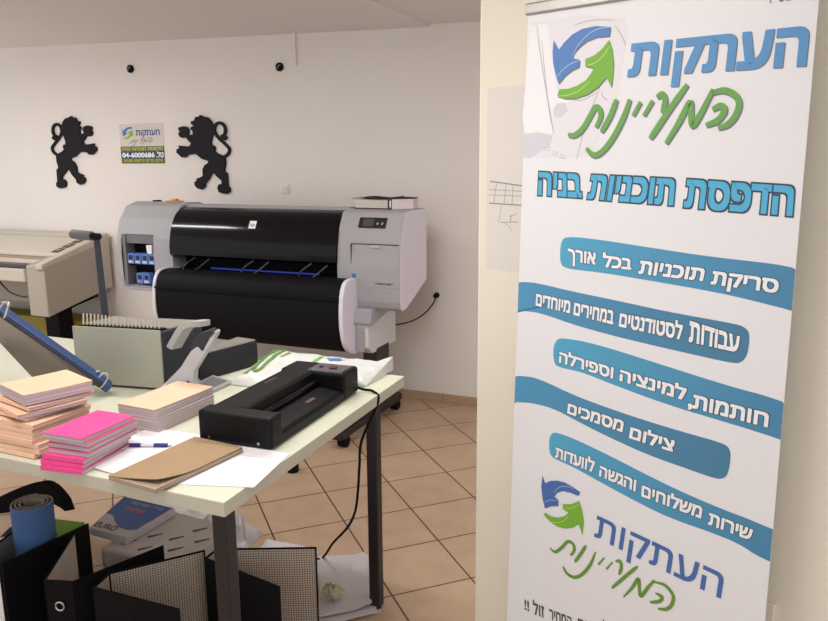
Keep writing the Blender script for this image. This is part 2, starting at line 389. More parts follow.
# small poster between the lions
pc = [W(119, 123), W(162, 124), W(163.5, 164.5), W(119.5, 162.5)]
px0, px1 = pc[0][0], pc[1][0]+.006; pz1 = (pc[0][2]+pc[1][2])/2; pz0 = (pc[2][2]+pc[3][2])/2
pt = thing('wall_poster', 'small white, green and blue company poster between the two black lions', 'poster', ((px0+px1)/2, 0, pz0))
mb = MB(); mb.box(px0, px1, -.003, -.0005, pz0, pz1); mb.build('sheet', M('poster_paper', (214, 206, 200), .6), pt)
PWd, PHt = px1-px0, pz1-pz0
def PF(a, b, t): return (px0+a*PWd, -.003-t, pz0+b*PHt)
def pq(x0, y0, x1, y1): return [(x0, y1), (x1, y1), (x1, y0), (x0, y0)]
mb = MB(); flat(mb, pq(0, 0, 1, .43), PF, .0004, 0); flat(mb, pq(.0, .135, 1, .30), PF, .0008, 1)
mb.build('printed_band', [M('poster_green_band', (74, 96, 66), .6), M('poster_blue_band', (38, 72, 112), .6)], pt)
mb = MB()
lay_text(mb, heb('טל.'), pq(.82, .15, .98, .275), PF, .0013, .03, 0); mb.build('lettering', [white_p], pt); mb = MB(); lay_text(mb, '04-6000686', pq(.03, .15, .78, .275), PF, .0013, .03, 0, full=True)
mb.build('lettering', [white_p], pt)
ylw = M('poster_yellow', (206, 196, 70), .6); mb = MB()
lay_text(mb, heb('הדפסת תוכניות בניה'), pq(.03, .33, .97, .405), PF, .0013, .03, 0); mb.build('lettering', [ylw], pt); mb = MB(); lay_text(mb, heb('צילום, סריקה והדפסת תוכניות'), pq(.05, .035, .95, .105), PF, .0013, .02, 0); mb.build('lettering', [ylw], pt); mb = MB()
lay_text(mb, heb('העתקות'), pq(.38, .70, .93, .84), PF, .0008, .03, 0)
mb.build('lettering', [M('poster_blue_text', (70, 92, 150), .6)], pt)
mb = MB()
def EF(x0, y0, x1, y1): return lambda a, b, t: PF(x0+(a-124)/421*(x1-x0), y1-(b-42)/500*(y1-y0), t)
ef = EF(.07, .62, .32, .92); flat(mb, EB, ef, .0008, 0); flat(mb, EG, ef, .0008, 1)
mb.build('emblem', [bluedk_p, green_p], pt)
SCRIPT = [[(35,225),(60,228),(95,200),(130,140),(148,112),(166,122),(168,155),(150,195)],[(235,80),(208,150),(172,215)],[(290,80),(265,150),(225,230),(180,290),(142,310),(110,282)],[(335,90),(303,147)],[(385,85),(348,147)],
 [(402,72),(425,58),(436,85),(425,135)],[(528,18),(462,110),(402,200),(374,242)],[(440,262),(490,180),(538,92),(543,135),(550,188),(585,135),(635,38)],[(632,52),(680,42),(725,62),(742,100),(725,150),(692,185),(655,197)],[(632,122),(665,106),(682,124),(655,165),(605,187)]]
mb = MB(); sf = lambda a, b, t: PF(.2+(a-30)/715*.55, .66-(b-15)/300*.22, t)
for s in SCRIPT: stroke(mb, s, 20, sf, .0008)
mb.build('script_lettering', M('poster_olive', (112, 130, 70), .6), pt)

# round black wall hooks, socket plate
def wall_plug(px, py, label):
    c = W(px, py); t = thing('wall_hook', label, 'wall hook', (c[0], 0, c[2]-.025), 'round black wall hooks')
    mb = MB(); mb.tube([(c[0], 0, c[2]), (c[0], -.012, c[2]), (c[0], -.018, c[2])], [.026, .026, .02], 24); mb.build('disc', blackmat_m, t, smooth=True)
    mb = MB(); mb.tube([(c[0]-.012, -.02, c[2]-.01), (c[0], -.026, c[2]), (c[0]+.012, -.02, c[2]+.012)], .005, 8); mb.build('hook', mgrey_m, t, smooth=True)
wall_plug(131, 69, 'round black wall hook above the small poster'); wall_plug(280, 67, 'round black wall hook beside the cable trunking')
c = W(285.5, 189); t = thing('socket_plate', 'small white blank plate on the rear wall right of the lions', 'wall plate', (c[0], 0, c[2]-.03))
mb = MB(); mb.box(c[0]-.032, c[0]+.032, -.01, 0, c[2]-.03, c[2]+.03); mb.build('plate', M('ivory', (232, 226, 222), .5), t, bevel=.004)
mb = MB(); mb.box(c[0]-.02, c[0]+.02, -.014, -.0095, c[2]-.02, c[2]+.018); mb.build('insert', M('ivory_insert', (222, 216, 212), .5), t, bevel=.003)
# ================================================================== LARGE PRINTER
PR = thing('wide_format_printer', 'large grey and black wide-format printer on a black stand by the rear wall', 'printer', (-.69, -.46, 0))
UL, UR = -1.66, .27
capR = [(-.26, .79), (-.26, 1.165), (-.30, 1.188), (-.50, 1.19), (-.555, 1.178), (-.60, 1.10), (-.625, 1.0), (-.635, .9), (-.635, .72), (-.625, .685), (-.60, .668), (-.55, .672)]
mb = MB(); mb.prism(capR, YZ, -.094, UR); 
o = mb.build('right_housing', [grey_m, lilac_m], PR, bevel=.01, smooth=False, seg=3)
for p in o.data.polygons:
    if p.normal.x > .9: p.material_index = 1
capL = [(-.26, .80), (-.26, 1.17), (-.34, 1.2), (-.44, 1.205), (-.52, 1.185), (-.58, 1.11), (-.612, 1.0), (-.62, .9), (-.615, .75), (-.60, .69), (-.5, .685)]
# left housing: rounded outer end built as shrinking sections, with an open ink bay
mb = MB(); secs = [(-1.632, .82), (-1.624, .91), (-1.61, .965), (-1.592, 1.0), (-1.575, 1.0)]
n = len(capL); cy_, cz_ = -.44, .95; vs = []; fs = []
for x, s in secs: vs += [(x, cy_+(a-cy_)*s, cz_+(b-cz_)*s) for a, b in capL]
for k in range(len(secs)-1): fs += [(k*n+i, k*n+(i+1) % n, (k+1)*n+(i+1) % n, (k+1)*n+i) for i in range(n)]
fs += [tuple(range(n))]; mb.add(vs, fs)
topL = [(-.26, .80), (-.26, 1.17), (-.34, 1.2), (-.44, 1.205), (-.52, 1.185), (-.58, 1.11), (-.607, 1.02), (-.50, 1.02), (-.50, .80)]
mb.prism(topL, YZ, -1.575, -1.33)
mb.prism([(-.50, .685), (-.60, .69), (-.607, .71), (-.50, .71)], YZ, -1.575, -1.33)
mb.prism([(-.26, .80), (-.30, 1.02), (-.50, 1.02), (-.50, .685)], YZ, -1.575, -1.33, 1)
mb.prism(capL, YZ, -1.33, -1.19)
mb.build('left_housing', [cool_m, mgrey_m], PR)
mb = MB(); mb.box(-1.572, -1.333, -.535, -.50, .72, .99); mb.box(-1.572, -1.333, -.59, -.51, .828, .838); bay = mb.build('ink_bay', blackmat_m, PR)
mb = MB(); mb.box(-1.575, -1.335, -.602, -.596, .965, 1.02); mb.build('bay_flap', mgrey_m, PR)
mb = MB(); mb.box(-1.575, -1.548, -.61, -.50, .71, 1.02); mb.build('bay_side', mgrey_m, PR)
mb = MB(); mb.box(-1.575, -1.33, -.625, -.59, .683, .70); mb.build('bay_sill', cool_m, PR, bevel=.003)
def cart(x, z, base, cap):
    mb = MB(); mb.box(x, x+.048, -.605, -.54, z, z+.062); c = mb.build('ink_cartridge', base, PR, bevel=.003)
    mb = MB(); mb.box(x+.012, x+.038, -.608, -.604, z+.026, z+.052); mb.build('cartridge_window', inkdark_m, c)
    mb = MB(); mb.box(x+.008, x+.04, -.608, -.604, z+.006, z+.02); mb.build('cartridge_label', cap, c)
lightlab = M('pale_cartridge_label', (196, 204, 216), .5); violet = M('violet_cartridge_label', (150, 130, 200), .5)
for i in range(4): cart(-1.545+i*.0535, .84, ink_m, lightlab if i == 0 else paleblue_p)
for i in range(2): cart(-1.487+i*.052, .722, ink_m, violet if i == 0 else paleblue_p)
mb = MB(); mb.hexa([(-1.395, -.60, .905), (-1.362, -.60, .905), (-1.362, -.59, .905), (-1.395, -.59, .905), (-1.40, -.60, .955), (-1.358, -.60, .96), (-1.358, -.59, .96), (-1.40, -.59, .955)]); mb.build('paper_tag', paper_m, PR)
# hood between the ends
hood = [(-.27, 1.14), (-.36, 1.172), (-.46, 1.18), (-.52, 1.172), (-.57, 1.14), (-.605, 1.09), (-.628, 1.03), (-.64, .965), (-.64, .915), (-.62, .90), (-.48, .90), (-.27, .95)]
hp = smooth_path(hood[:9], 4); hoodp = [tuple(p) for p in hp]+hood[9:]
mb = MB(); mb.prism(hoodp, YZ, -1.19, -.094); mb.build('hood', gloss_m, PR, smooth=True)
mb = MB(); mb.box(-1.19, -.094, -.50, -.27, .79, 1.0); mb.build('platen_back', blackmat_m, PR)
mb = MB(); mb.prism([(-.26, 1.13), (-.26, 1.172), (-.34, 1.19), (-.44, 1.197), (-.475, 1.193), (-.475, 1.175), (-.44, 1.18)], YZ, -1.20, -.09); mb.build('top_rim', grey_m, PR)
mb = MB(); mb.box(-1.19, -.094, -.60, -.48, .80, .828); mb.build('paper_shelf', black_m, PR, bevel=.004)
mb = MB(); mb.box(-.93, -.22, -.608, -.60, .838, .846); mb.build('guide_strip', M('blue_guide', (40, 66, 190), .35), PR)
def clip(x):
    mb = MB(); mb.tube(smooth_path([(x, -.615, .905), (x-.05, -.66, .86), (x-.04, -.68, .83), (x+.02, -.68, .828), (x+.09, -.615, .895)], 4), .005, 8); mb.build('clear_guide_clip', M('smoky_clip', (36, 36, 42), .3), PR, smooth=True)
clip(-1.02); clip(-.62); clip(-.25)
# take-up roll cover
roll = smooth_path([(-.60, .83), (-.68, .838), (-.74, .825), (-.775, .775), (-.79, .68), (-.785, .58), (-.755, .50), (-.69, .45), (-.58, .435)], 4)
rollp = [tuple(p) for p in roll]+[(-.35, .45), (-.35, .80)]
mb = MB(); mb.prism(rollp, YZ, -1.185, -.004); mb.build('roll_cover', black_m, PR, smooth=True)
mb = MB(); mb.box(-1.185, -.004, -.797, -.786, .742, .752); mb.build('cover_seam', blackmat_m, PR)
cen = (-.58, .64)
plate = [(cen[0]+(a-cen[0])*1.03, cen[1]+(b-cen[1])*1.03) for a, b in rollp]
mb = MB(); mb.prism(plate, YZ, -1.205, -1.186); mb.build('end_plate', lilac_m, PR, bevel=.004)
mb = MB(); mb.prism(plate, YZ, -.003, .022); mb.build('end_plate', lilac_m, PR, bevel=.006)
mb = MB(); mb.prism([(-.30, .43), (-.60, .43), (-.655, .47), (-.655, .66), (-.30, .66)], YZ, .022, .095); mb.build('roll_end_box', [white_m], PR, bevel=.008)
mb = MB(); mb.box(.03, .075, -.664, -.654, .45, .58); mb.build('latch_panel', grey_m, PR, bevel=.003)
mb = MB(); mb.prism([(-.30, .66), (-.66, .595), (-.68, .605), (-.66, .68), (-.30, .72)], YZ, -.002, .12); mb.build('side_bracket', grey_m, PR, bevel=.008)
# right front details
fy = -.631
mb = MB(); mb.hexa([(-.005, -.6355, .795), (.262, -.6375, .795), (.262, -.61, .795), (-.005, -.61, .795), (-.005, -.626, 1.015), (.258, -.626, 1.015), (.258, -.60, 1.015), (-.005, -.60, 1.015)])
mb.build('front_door', grey_m, PR, bevel=.004)
mb = MB(); mb.box(-.008, .265, -.6345, -.6, .789, .793); mb.box(-.0095, -.0065, -.6335, -.6, .79, 1.018); mb.box(-.008, .262, -.6265, -.6, 1.0175, 1.0205); mb.build('door_gap', dgrey_m, PR)
mb = MB(); mb.box(.105, .16, -.634, -.62, 1.0, 1.012); mb.build('door_catch', M('pale_catch', (190, 190, 194), .4), PR, bevel=.003)
def slope(x0, x1, z0, z1, th):   # patch lying on the sloping upper front
    f = lambda z: -.555-(1.178-z)/.078*.045 if z > 1.10 else -.60-(1.10-z)/.1*.025
    return [(x0, f(z0)-th, z0), (x1, f(z0)-th, z0), (x1, f(z0)+.01, z0), (x0, f(z0)+.01, z0), (x0, f(z1)-th, z1), (x1, f(z1)-th, z1), (x1, f(z1)+.01, z1), (x0, f(z1)+.01, z1)]
mb = MB(); mb.hexa(slope(.02, .178, 1.10, 1.152, .006)); dp = mb.build('control_panel', M('panel_black', (30, 30, 36), .3), PR, bevel=.003)
mb = MB(); mb.hexa(slope(.045, .108, 1.108, 1.146, .0075)); mb.build('display', M('lcd_grey', (70, 74, 76), .25), dp)
for bx in (.132, .158):
    mb = MB(); mb.cyl((bx, -.588, 1.125), (bx, -.6005, 1.122), .0055, 12); mb.build('button', M('silver_button', (170, 170, 176), .4), dp)
mb = MB(); mb.box(-.001, .019, -.6385, -.63, .835, .862); mb.build('energy_sticker', M('sticker_blue', (50, 110, 170), .5), PR)
mb = MB(); lay_text(mb, 'DESIGNJET', [(.135, .822), (.235, .822), (.235, .81), (.135, .81)], lambda a, b, t: (a, -.6375-.0012, b), 0, .01, 0, full=True); mb.build('model_lettering', dgrey_m, PR, fix=False)
mb = MB(); mb.add([(-.655, -.602, 1.098), (-.60, -.602, 1.098), (-.60, -.5865, 1.124), (-.655, -.5865, 1.124)], [(0, 1, 2, 3)])
def hoodpt(a, b, t):   # badge on the hood: b follows the curve
    P = [p for p in hp]
    for i in range(len(P)-1):
        if P[i][1] >= b >= P[i+1][1]:
            f = (P[i][1]-b)/(P[i][1]-P[i+1][1]+1e-9); return (a, P[i][0]*(1-f)+P[i+1][0]*f-t, b)
    return (a, P[-1][0]-t, b)
mb = MB(); vs = []; N = 6
for j in range(N+1):
    z = 1.078+.04*j/N; vs += [hoodpt(-.655, z, .002), hoodpt(-.61, z, .002)]
mb.add(vs, [(2*j, 2*j+1, 2*j+3, 2*j+2) for j in range(N)]); bd = mb.build('maker_badge', white_p, PR, fix=False)
mb = MB(); lay_text(mb, 'hp', [(-.648, 1.108), (-.617, 1.108), (-.617, 1.084), (-.648, 1.084)], lambda a, b, t: hoodpt(a, b, .0032), 0, .0, 0, full=True); mb.build('badge_lettering', navy_m, bd, fix=False)
# stand
for x in (.012, -1.42):
    mb = MB(); mb.box(x, x+.085, -.56, -.40, .09, .45); mb.build('stand_column', blackmetal_m, PR, bevel=.006)
    mb = MB(); mb.box(x+.005, x+.075, -.95, -.20, .055, .10); ft = mb.build('stand_foot', blackmetal_m, PR, bevel=.012)
    for yy in (-.875, -.235):
        mb = MB(); mb.cyl((x+.018, yy, .03), (x+.062, yy, .03), .03, 20); mb.box(x+.02, x+.06, yy-.012, yy+.012, .03, .07); mb.build('caster', blackmat_m, ft)
mb = MB(); mb.box(-1.40, .09, -.50, -.46, .24, .28); mb.build('cross_bar', blackmetal_m, PR, bevel=.004)
w0 = W(437, 295)
pts = [w0+np.array([0, -.03, 0])]+[W(x, y, n) for x, y, n in [(434, 302, .05), (425, 313, .08), (412, 321, .12), (395, 325, .2), (380, 327, .27)]]
mb = MB(); mb.tube(smooth_path(pts, 6), .004, 8); pl = mb.build('power_cable', blackmat_m, PR, smooth=True)
mb = MB(); mb.tube([(w0[0], 0, w0[2]), (w0[0], -.035, w0[2])], [.017, .012], 12); mb.build('plug', blackmat_m, pl, smooth=True)
# things on top of the printer
t = thing('orange_clip', 'small orange plastic part lying on top of the printer left end', 'plastic part', (-1.32, -.42, 1.204))
mb = MB(); mb.box(-1.36, -1.26, -.45, -.40, 1.205, 1.212); mb.build('strip', orange_m, t, bevel=.002)
mb = MB(); mb.box(-1.325, -1.29, -.44, -.41, 1.212, 1.222); mb.build('tab', orange_m, t, bevel=.003)
mb = MB(); mb.box(-1.47, -1.43, -.44, -.40, 1.2045, 1.213); tag(mb.build('black_clip', blackmat_m, bevel=.003), 'tiny black clip on the printer top left of the orange part', 'clip')
BK = thing('ring_binder', 'worn binder of papers lying on top of the printer right end', 'binder', (.1, -.42, 1.19))
mb = MB(); mb.box(-.052, .17, -.47, -.31, 1.191, 1.195); mb.grid(lambda u, v: (-.058+.228*u, -.475+.165*v, 1.247+.004*math.sin(u*7)+.004*u), 10, 2, 0, (0, 0, .003)); mb.build('cover', M('worn_black_cover', (58, 48, 50),.9, spec=.1), BK)
mb = MB(); mb.box(-.048, .145, -.465, -.315, 1.1955, 1.240); mb.build('pages', layered('binder_pages', (214, 204, 196), (182, 172, 166), 400), BK)
mb = MB(); mb.box(.146, .172, -.474, -.31, 1.191, 1.25); mb.build('spine', M('binder_spine', (48, 42, 50), .5), BK, bevel=.003)
mb = MB(); mb.box(.160, .166, -.4765, -.473, 1.200, 1.236); mb.build('spine_label', white_p, BK)
mb = MB(); mb.hexa([(.172, -.474, 1.191), (.262, -.40, 1.191), (.25, -.31, 1.191), (.172, -.31, 1.191), (.172, -.474, 1.245), (.262, -.40, 1.243), (.25, -.31, 1.243), (.172, -.31, 1.245)]); mb.build('loose_pages', M('loose_page_block', (222, 206, 214), .8), BK)
mb = MB(); mb.hexa([(.170, -.477, 1.243), (.268, -.40, 1.244), (.252, -.31, 1.244), (.170, -.31, 1.247), (.170, -.477, 1.247), (.268, -.40, 1.2475), (.252, -.31, 1.2475), (.170, -.31, 1.25)]); mb.build('back_cover', M('worn_black_cover2', (70, 58, 62),.9, spec=.1), BK)

BK.location.y -= .03
# ================================================================== WHITE FLATBED MACHINE (left)
FB = thing('flatbed_machine', 'large cream flatbed machine with a sloping control strip against the wall, left of the printer', 'machine', (-2.9, -.33, 0))
cream_m = M('cream_enamel', (192, 185, 172), .5, var=.015, vs=4); creamd_m = M('cream_panel', (168, 160, 147), .55)
x1 = -2.255
mb = MB(); mb.prism([(-.05, .56), (-.05, .90), (-.60, .785), (-.60, .45)], YZ, -2.42, x1); mb.build('end_cabinet', creamd_m, FB, bevel=.008)
mb = MB(); mb.prism([(-.04, .868), (-.04, .93), (-.13, .925), (-.615, .80), (-.615, .765), (-.58, .755)], YZ, -2.315, x1-.002); mb.build('control_console', cream_m, FB, bevel=.008)
mb = MB(); mb.prism([(-.03, .56), (-.03, .95), (-.12, .94), (-.12, .56)], YZ, -3.9, x1+.004); mb.build('rear_body', cream_m, FB, bevel=.006)
f = lambda y: .9225+(y+.125)/.295*.076
mb = MB()
for k in range(3):
    y0, y1 = -.405+.09*k, -.335+.09*k
    mb.hexa([(-2.40, y0, f(y0)+.0005), (-2.34, y0, f(y0)+.0005), (-2.34, y1, f(y1)+.0005), (-2.40, y1, f(y1)+.0005), (-2.40, y0, f(y0)+.004), (-2.34, y0, f(y0)+.004), (-2.34, y1, f(y1)+.004), (-2.40, y1, f(y1)+.004)])
mb.build('button_strip', M('olive_black_keys', (66, 60, 44), .5), FB)
mb = MB()
for k in range(3):
    y0, y1 = -.38+.09*k, -.36+.09*k
    mb.hexa([(-2.385, y0, f(y0)+.004), (-2.355, y0, f(y0)+.004), (-2.355, y1, f(y1)+.004), (-2.385, y1, f(y1)+.004), (-2.385, y0, f(y0)+.006), (-2.355, y0, f(y0)+.006), (-2.355, y1, f(y1)+.006), (-2.385, y1, f(y1)+.006)])
mb.build('button', M('pale_key', (160, 150, 110), .5), FB)
mb = MB(); mb.prism([(-.125, .88), (-.125, .922), (-.42, .846), (-.42, .82)], YZ, -3.9, -2.317); mb.build('lid', M('pale_lid', (200, 192, 178), .5), FB, bevel=.006)
mb = MB(); mb.box(-3.9, -2.42, -.615, -.56, .675, .762); mb.build('front_rail', cream_m, FB, bevel=.008)
mb = MB(); mb.box(-3.9, -2.42, -.60, -.53, .764, .79); mb.build('pressure_bar', M('slate_bar', (64, 58, 66), .45), FB, bevel=.006)
mb = MB(); mb.box(-3.9, -2.42, -.53, -.40, .76, .80); mb.build('bed', M('pale_bed', (214, 200, 186), .5), FB)
mb = MB(); mb.box(-3.9, -2.43, -.41, -.385, .80, .832); mb.build('bed_lip', M('taupe_lip', (166, 154, 136), .5), FB, bevel=.005)
mb = MB(); mb.box(-3.9, -2.42, -.32, -.10, .47, .66); mb.build('underbody', creamd_m, FB, bevel=.006)
for x in (-2.50, -3.7):
    mb = MB(); mb.box(x, x+.13, -.42, -.30, 0.0, .50); mb.prism([(-.42, .5), (-.10, .5), (-.10, .62), (-.42, .46)], YZ, x, x+.18); mb.build('leg', blackmat_m, FB, bevel=.006)
mb = MB(); mb.tube(smooth_path([(-2.75, -.56, .68), (-2.62, -.58, .60), (-2.5, -.59, .575), (-2.43, -.605, .58)], 6), .006, 8); mb.build('lead', dgrey_m, FB, smooth=True)
mb = MB(); mb.box(-3.5, -2.2, -.28, -.10, 0, .36); mb.box(-3.5, -2.2, -.29, -.28, .22, .36)
tag(mb.build('storage_crate', M('mustard_board', (150, 136, 44), .6, var=.06), bevel=.005), 'mustard yellow crate on the floor under the cream flatbed machine', 'crate')

# ================================================================== TABLE
TZ = .76; TH = .034
tq = [(-1.15, -2.948), (.908, -2.957), (.881, -1.97), (-1.15, -1.97)]
TB = thing('work_table', 'white laminate table with black steel legs, covered in machines and pads', 'table', (0, -2.45, 0))
mb = MB(); mb.quadslab(tq, TZ-TH, TZ); o = mb.build('tabletop', [table_m, edge_m], TB, bevel=.0025)
for p in o.data.polygons:
    if abs(p.normal.z) < .5: p.material_index = 1
for (x, y) in [(.872, -2.915), (.832, -2.105), (-1.06, -2.88), (-1.06, -2.03)]:
    mb = MB(); mb.box(x-.018, x+.018, y-.018, y+.018, .008, TZ-TH); lg = mb.build('leg', blackmetal_m, TB, bevel=.003)
    mb = MB(); mb.cyl((x, y, 0), (x, y, .012), .016, 16); mb.build('leg_foot', blackmat_m, lg)
mb = MB(); mb.box(-1.05, .82, -2.12, -2.09, TZ-TH-.035, TZ-TH); mb.build('rail', blackmetal_m, TB)

# ---- receipt pads --------------------------------------------------
def rotp(x, y, a): return (x*math.cos(a)-y*math.sin(a), x*math.sin(a)+y*math.cos(a))
def make_pad(w, l, h, cover, pages, name, curl=0., tape=True):
    """pad with corner at origin: width along +x, length along +y, loose sheets between cover and base"""
    t = bpy.data.objects.new(name, None); COL.objects.link(t); t.empty_display_size = .03
    def cu(u, v): return curl*(2*v-1)**2 + .5*curl*math.sin(3*u+2*v)
    mb = MB(); mb.grid(lambda u, v: (w*u, l*v, h-.0016+cu(u, v)), 6, 10, 0, (0, 0, h-.0016)); mb.build('pages', pages, t)
    mb = MB(); mb.grid(lambda u, v: (-.0008+(w+.0016)*u, -.0008+(l+.0016)*v, h+cu(u, v)), 6, 10, 0, (0, 0, .0016)); mb.build('cover', cover, t)
    if tape:
        mb = MB(); mb.grid(lambda u, v: (w*u, -.0012, .0005+(h-.001)*v+cu(u, 0)), 6, 2, 0, (0, -.0012, 0)); mb.build('binding_tape', cover, t)
    return t
def put(proto, used, x, y, z, a, label, cat, group):
    if not used: t = proto
    else:
        t = proto.copy(); COL.objects.link(t)
        for ch in list(proto.children):
            c = ch.copy(); COL.objects.link(c); c.parent = t
    t.location = (x, y, z); t.rotation_euler = (0, 0, a); used.append(1)
    return tag(t, label, cat, group)
ords = ['lowest', 'second from the bottom', 'third from the bottom', 'fourth from the bottom', 'fifth from the bottom', 'sixth from the bottom', 'seventh from the bottom', 'eighth from the bottom']

# neat middle stack
greycard_m = M('grey_card', (206, 192, 194), .85)
pp = make_pad(.128, .224, .0074, greycard_m, pages_m, 'receipt_pad', .0003, False); used = []
ppt = make_pad(.128, .224, .0074, peach_m, pages_m, 'receipt_pad', .0005, False)
for k in range(8):
    dx = rnd.uniform(-.003, .003); dy = rnd.uniform(-.003, .003)
    put(pp if k < 7 else ppt, used if k < 7 else [], .376+dx*.6-.0006*k, -2.686+dy*.7, TZ+.001+k*.0079, -.02+rnd.uniform(-.015, .015) - .003*k,
        ('topmost peach-covered' if k == 7 else ords[k]+' grey-edged')+' pad in the neat stack left of the black laminator', 'pad', 'pads in the neat stack')
# leaning left-hand pile: lower half
lp = make_pad(.15, .17, .0112, peach_m, peachpages_m, 'receipt_pad', .0004, True); used = []
low = []
for k in range(7):
    put(lp, used, .208+rnd.uniform(-.008, .010)-(.012 if k > 3 else 0), -2.930+rnd.uniform(-.004, .006), TZ+.001+k*.0118, rnd.uniform(-.05, .03),
        ords[k]+' peach pad in the lower half of the tall leftmost pile', 'pad', 'peach pads in the tall leftmost pile')
# upper half: turned and bowed
zt = TZ+.001+7*.0118+.001
ub = make_pad(.145, .165, .0098, peach_m, pages_m, 'receipt_pad', .0012, True); used = []
names = ['lowest', 'second from the bottom', 'third from the bottom', 'topmost thick']
for k in range(3):
    put(ub, used, .178+.004*k+rnd.uniform(-.004, .004), -2.905+.010*k, zt+k*.0125, (-.12, -.34, -.24)[k],
        names[k]+' pad of the upper turned half of the tall leftmost peach pile', 'pad', 'turned peach pads on the leftmost pile')
ubt = make_pad(.145, .165, .027, peach_m, pages_m, 'receipt_pad', .0012, False)
put(ubt, [], .184, -2.876, zt+3*.0125+.001, -.33, 'topmost thick peach-covered pad on the tall leftmost pile', 'pad', 'turned peach pads on the leftmost pile')
# pink stack
pk = make_pad(.112, .166, .0112, pink_m, pages_m, 'receipt_pad', .0004, True); used = []
pkg = make_pad(.112, .166, .0112, pink_m, pages_m, 'receipt_pad', .0004, False); used2 = []
for k in range(7):
    spine = k < 3
    a = (.12, .14, .1, .06, .07, .04, .02)[k]; dx = (.004, .002, .004, .008, .008, .008, .002)[k]; dy = (.0, .004, .008, .022, .024, .026, .018)[k]
    put(pk if spine else pkg, used if spine else used2, .415+dx, -2.978+dy, TZ+.001+k*.0121, a,
        ('topmost' if k == 6 else ords[k])+' bright pink pad in the stack at the table front edge', 'pad', 'pink pads in one stack')
# kraft pad, paper, pen
def gz(pxs, z): return [G(x, y, z)[:2] for x, y in pxs]
mb = MB(); q = gz([(255, 488), (163, 483), (150, 428), (292, 455)], TZ)
mb.quadslab([(.62, -2.965), (.924, -2.874), (.893, -2.68), (.60, -2.69)], TZ+.0006, TZ+.002); tag(mb.build('paper_sheet', paper_m), 'blank white sheet beneath the brown pad, reaching the table right edge', 'paper')
mb = MB(); mb.quadslab([(.47, -2.92), (.64, -2.94), (.63, -2.66), (.455, -2.668)], TZ+.0025, TZ+.0037); tag(mb.build('paper_sheet', paper_m), 'white sheet under the blue pen, between the pink pads and brown pad', 'paper')
KP = thing('kraft_notepad', 'brown card-covered notepad with a lifted cover at the table front edge', 'notepad', (.69, -2.84, TZ+.005))
kq = np.array([(.611, -2.968), (.755, -2.985), (.787, -2.72), (.632, -2.703)])
mb = MB(); mb.quadslab(kq, TZ+.005, TZ+.014); mb.build('pages', layered('kraft_pages', (176, 156, 136), (150, 130, 112), 900), KP)
def kc(u, v):
    p = (kq[0]*(1-u)+kq[1]*u)*(1-v)+(kq[3]*(1-u)+kq[2]*u)*v
    c_ = max(0, 1-v*2.2)**1.5*u**1.3
    return (p[0]-.012*c_, p[1]+.022*c_, TZ+.0155+.010*c_+.0015*u)
mb = MB(); mb.grid(kc, 14, 14, 0, (0, 0, .0016)); mb.build('cover', kraft_m, KP, smooth=True)
PN = thing('ballpoint_pen', 'blue and white ballpoint pen lying on the white sheet', 'pen', (.535, -2.76, TZ+.004))
a = np.array([.484, -2.806, TZ+.0088]); b = np.array([.607, -2.757, TZ+.0088]); L = lambda t: tuple(a+(b-a)*t)
penblue = M('pen_blue', (40, 40, 130), .35)
mb = MB(); mb.cyl(L(0), L(.42), .0048, 12); mb.build('cap', penblue, PN, smooth=True)
mb = MB(); mb.cyl(L(.42), L(.66), .0045, 12); mb.build('barrel', white_m, PN, smooth=True)
mb = MB(); mb.tube([L(.66), L(.92)], .0048, 12); mb.build('grip', penblue, PN, smooth=True)
mb = MB(); mb.tube([L(.92), L(1.0)], [.004, .001], 12); mb.build('tip', chrome_m, PN, smooth=True)

# ---- laminator ------------------------------------------------------
LM = thing('laminator', 'black desktop laminator standing on the table right side', 'laminator', (.71, -2.43, TZ))
lx0, lx1, ly0, ly1 = .626, .832, -2.69, -2.185
lam_m = M('laminator_black', (10, 10, 14), .45, bump=.04, bs=300, spec=.2)
prof = [(lx0, TZ+.004), (lx0, TZ+.066), (lx0+.010, TZ+.080), (lx0+.098, TZ+.084), (lx0+.108, TZ+.078), (lx0+.112, TZ+.054), (lx0+.125, TZ+.042), (lx1-.008, TZ+.034), (lx1, TZ+.026), (lx1, TZ+.004)]
mb = MB(); mb.prism(prof, XZ, ly0+.05, ly1-.07); mb.build('body', lam_m, LM, bevel=.003)
mb = MB(); mb.box(lx0-.002, lx1+.002, ly0, ly0+.055, TZ+.003, TZ+.083); o = mb.build('end_block', lam_m, LM, bevel=.008, seg=3)
mb = MB(); mb.box(lx0-.002, lx1+.002, ly1-.10, ly1, TZ+.003, TZ+.083); o = mb.build('end_block', lam_m, LM, bevel=.009, seg=3)
mb = MB(); mb.box(lx0+.085, lx1-.012, ly1-.092, ly1-.012, TZ+.0815, TZ+.0842); cpn = mb.build('control_panel', M('panel_grey', (84, 82, 88), .4), LM, bevel=.001)
mb = MB(); mb.cyl((lx1-.055, ly1-.055, TZ+.083), (lx1-.055, ly1-.055, TZ+.088), .012, 16); mb.build('power_button', M('dark_red', (92, 24, 36), .4), cpn)
mb = MB(); mb.box(lx0+.105, lx0+.115, ly1-.06, ly1-.045, TZ+.084, TZ+.0855); mb.build('indicator', blackmat_m, cpn)
mb = MB(); mb.box(lx0+.09, lx0+.1045, ly1-.105, ly1-.101, TZ+.05, TZ+.078); mb.build('warning_sticker', M('sticker_yellow', (120, 110, 30), .5), LM)
mb = MB(); mb.tube([(lx0+.119, ly0+.056, TZ+.05), (lx0+.119, ly1-.101, TZ+.05)], .011, 16); mb.build('feed_roller', gloss_m, LM, smooth=True)
mb = MB(); mb.box(lx0+.03, lx0+.045, -2.43, -2.37, TZ+.0795, TZ+.0813); mb.build('badge', M('bronze_badge', (70, 62, 54), .4), LM)
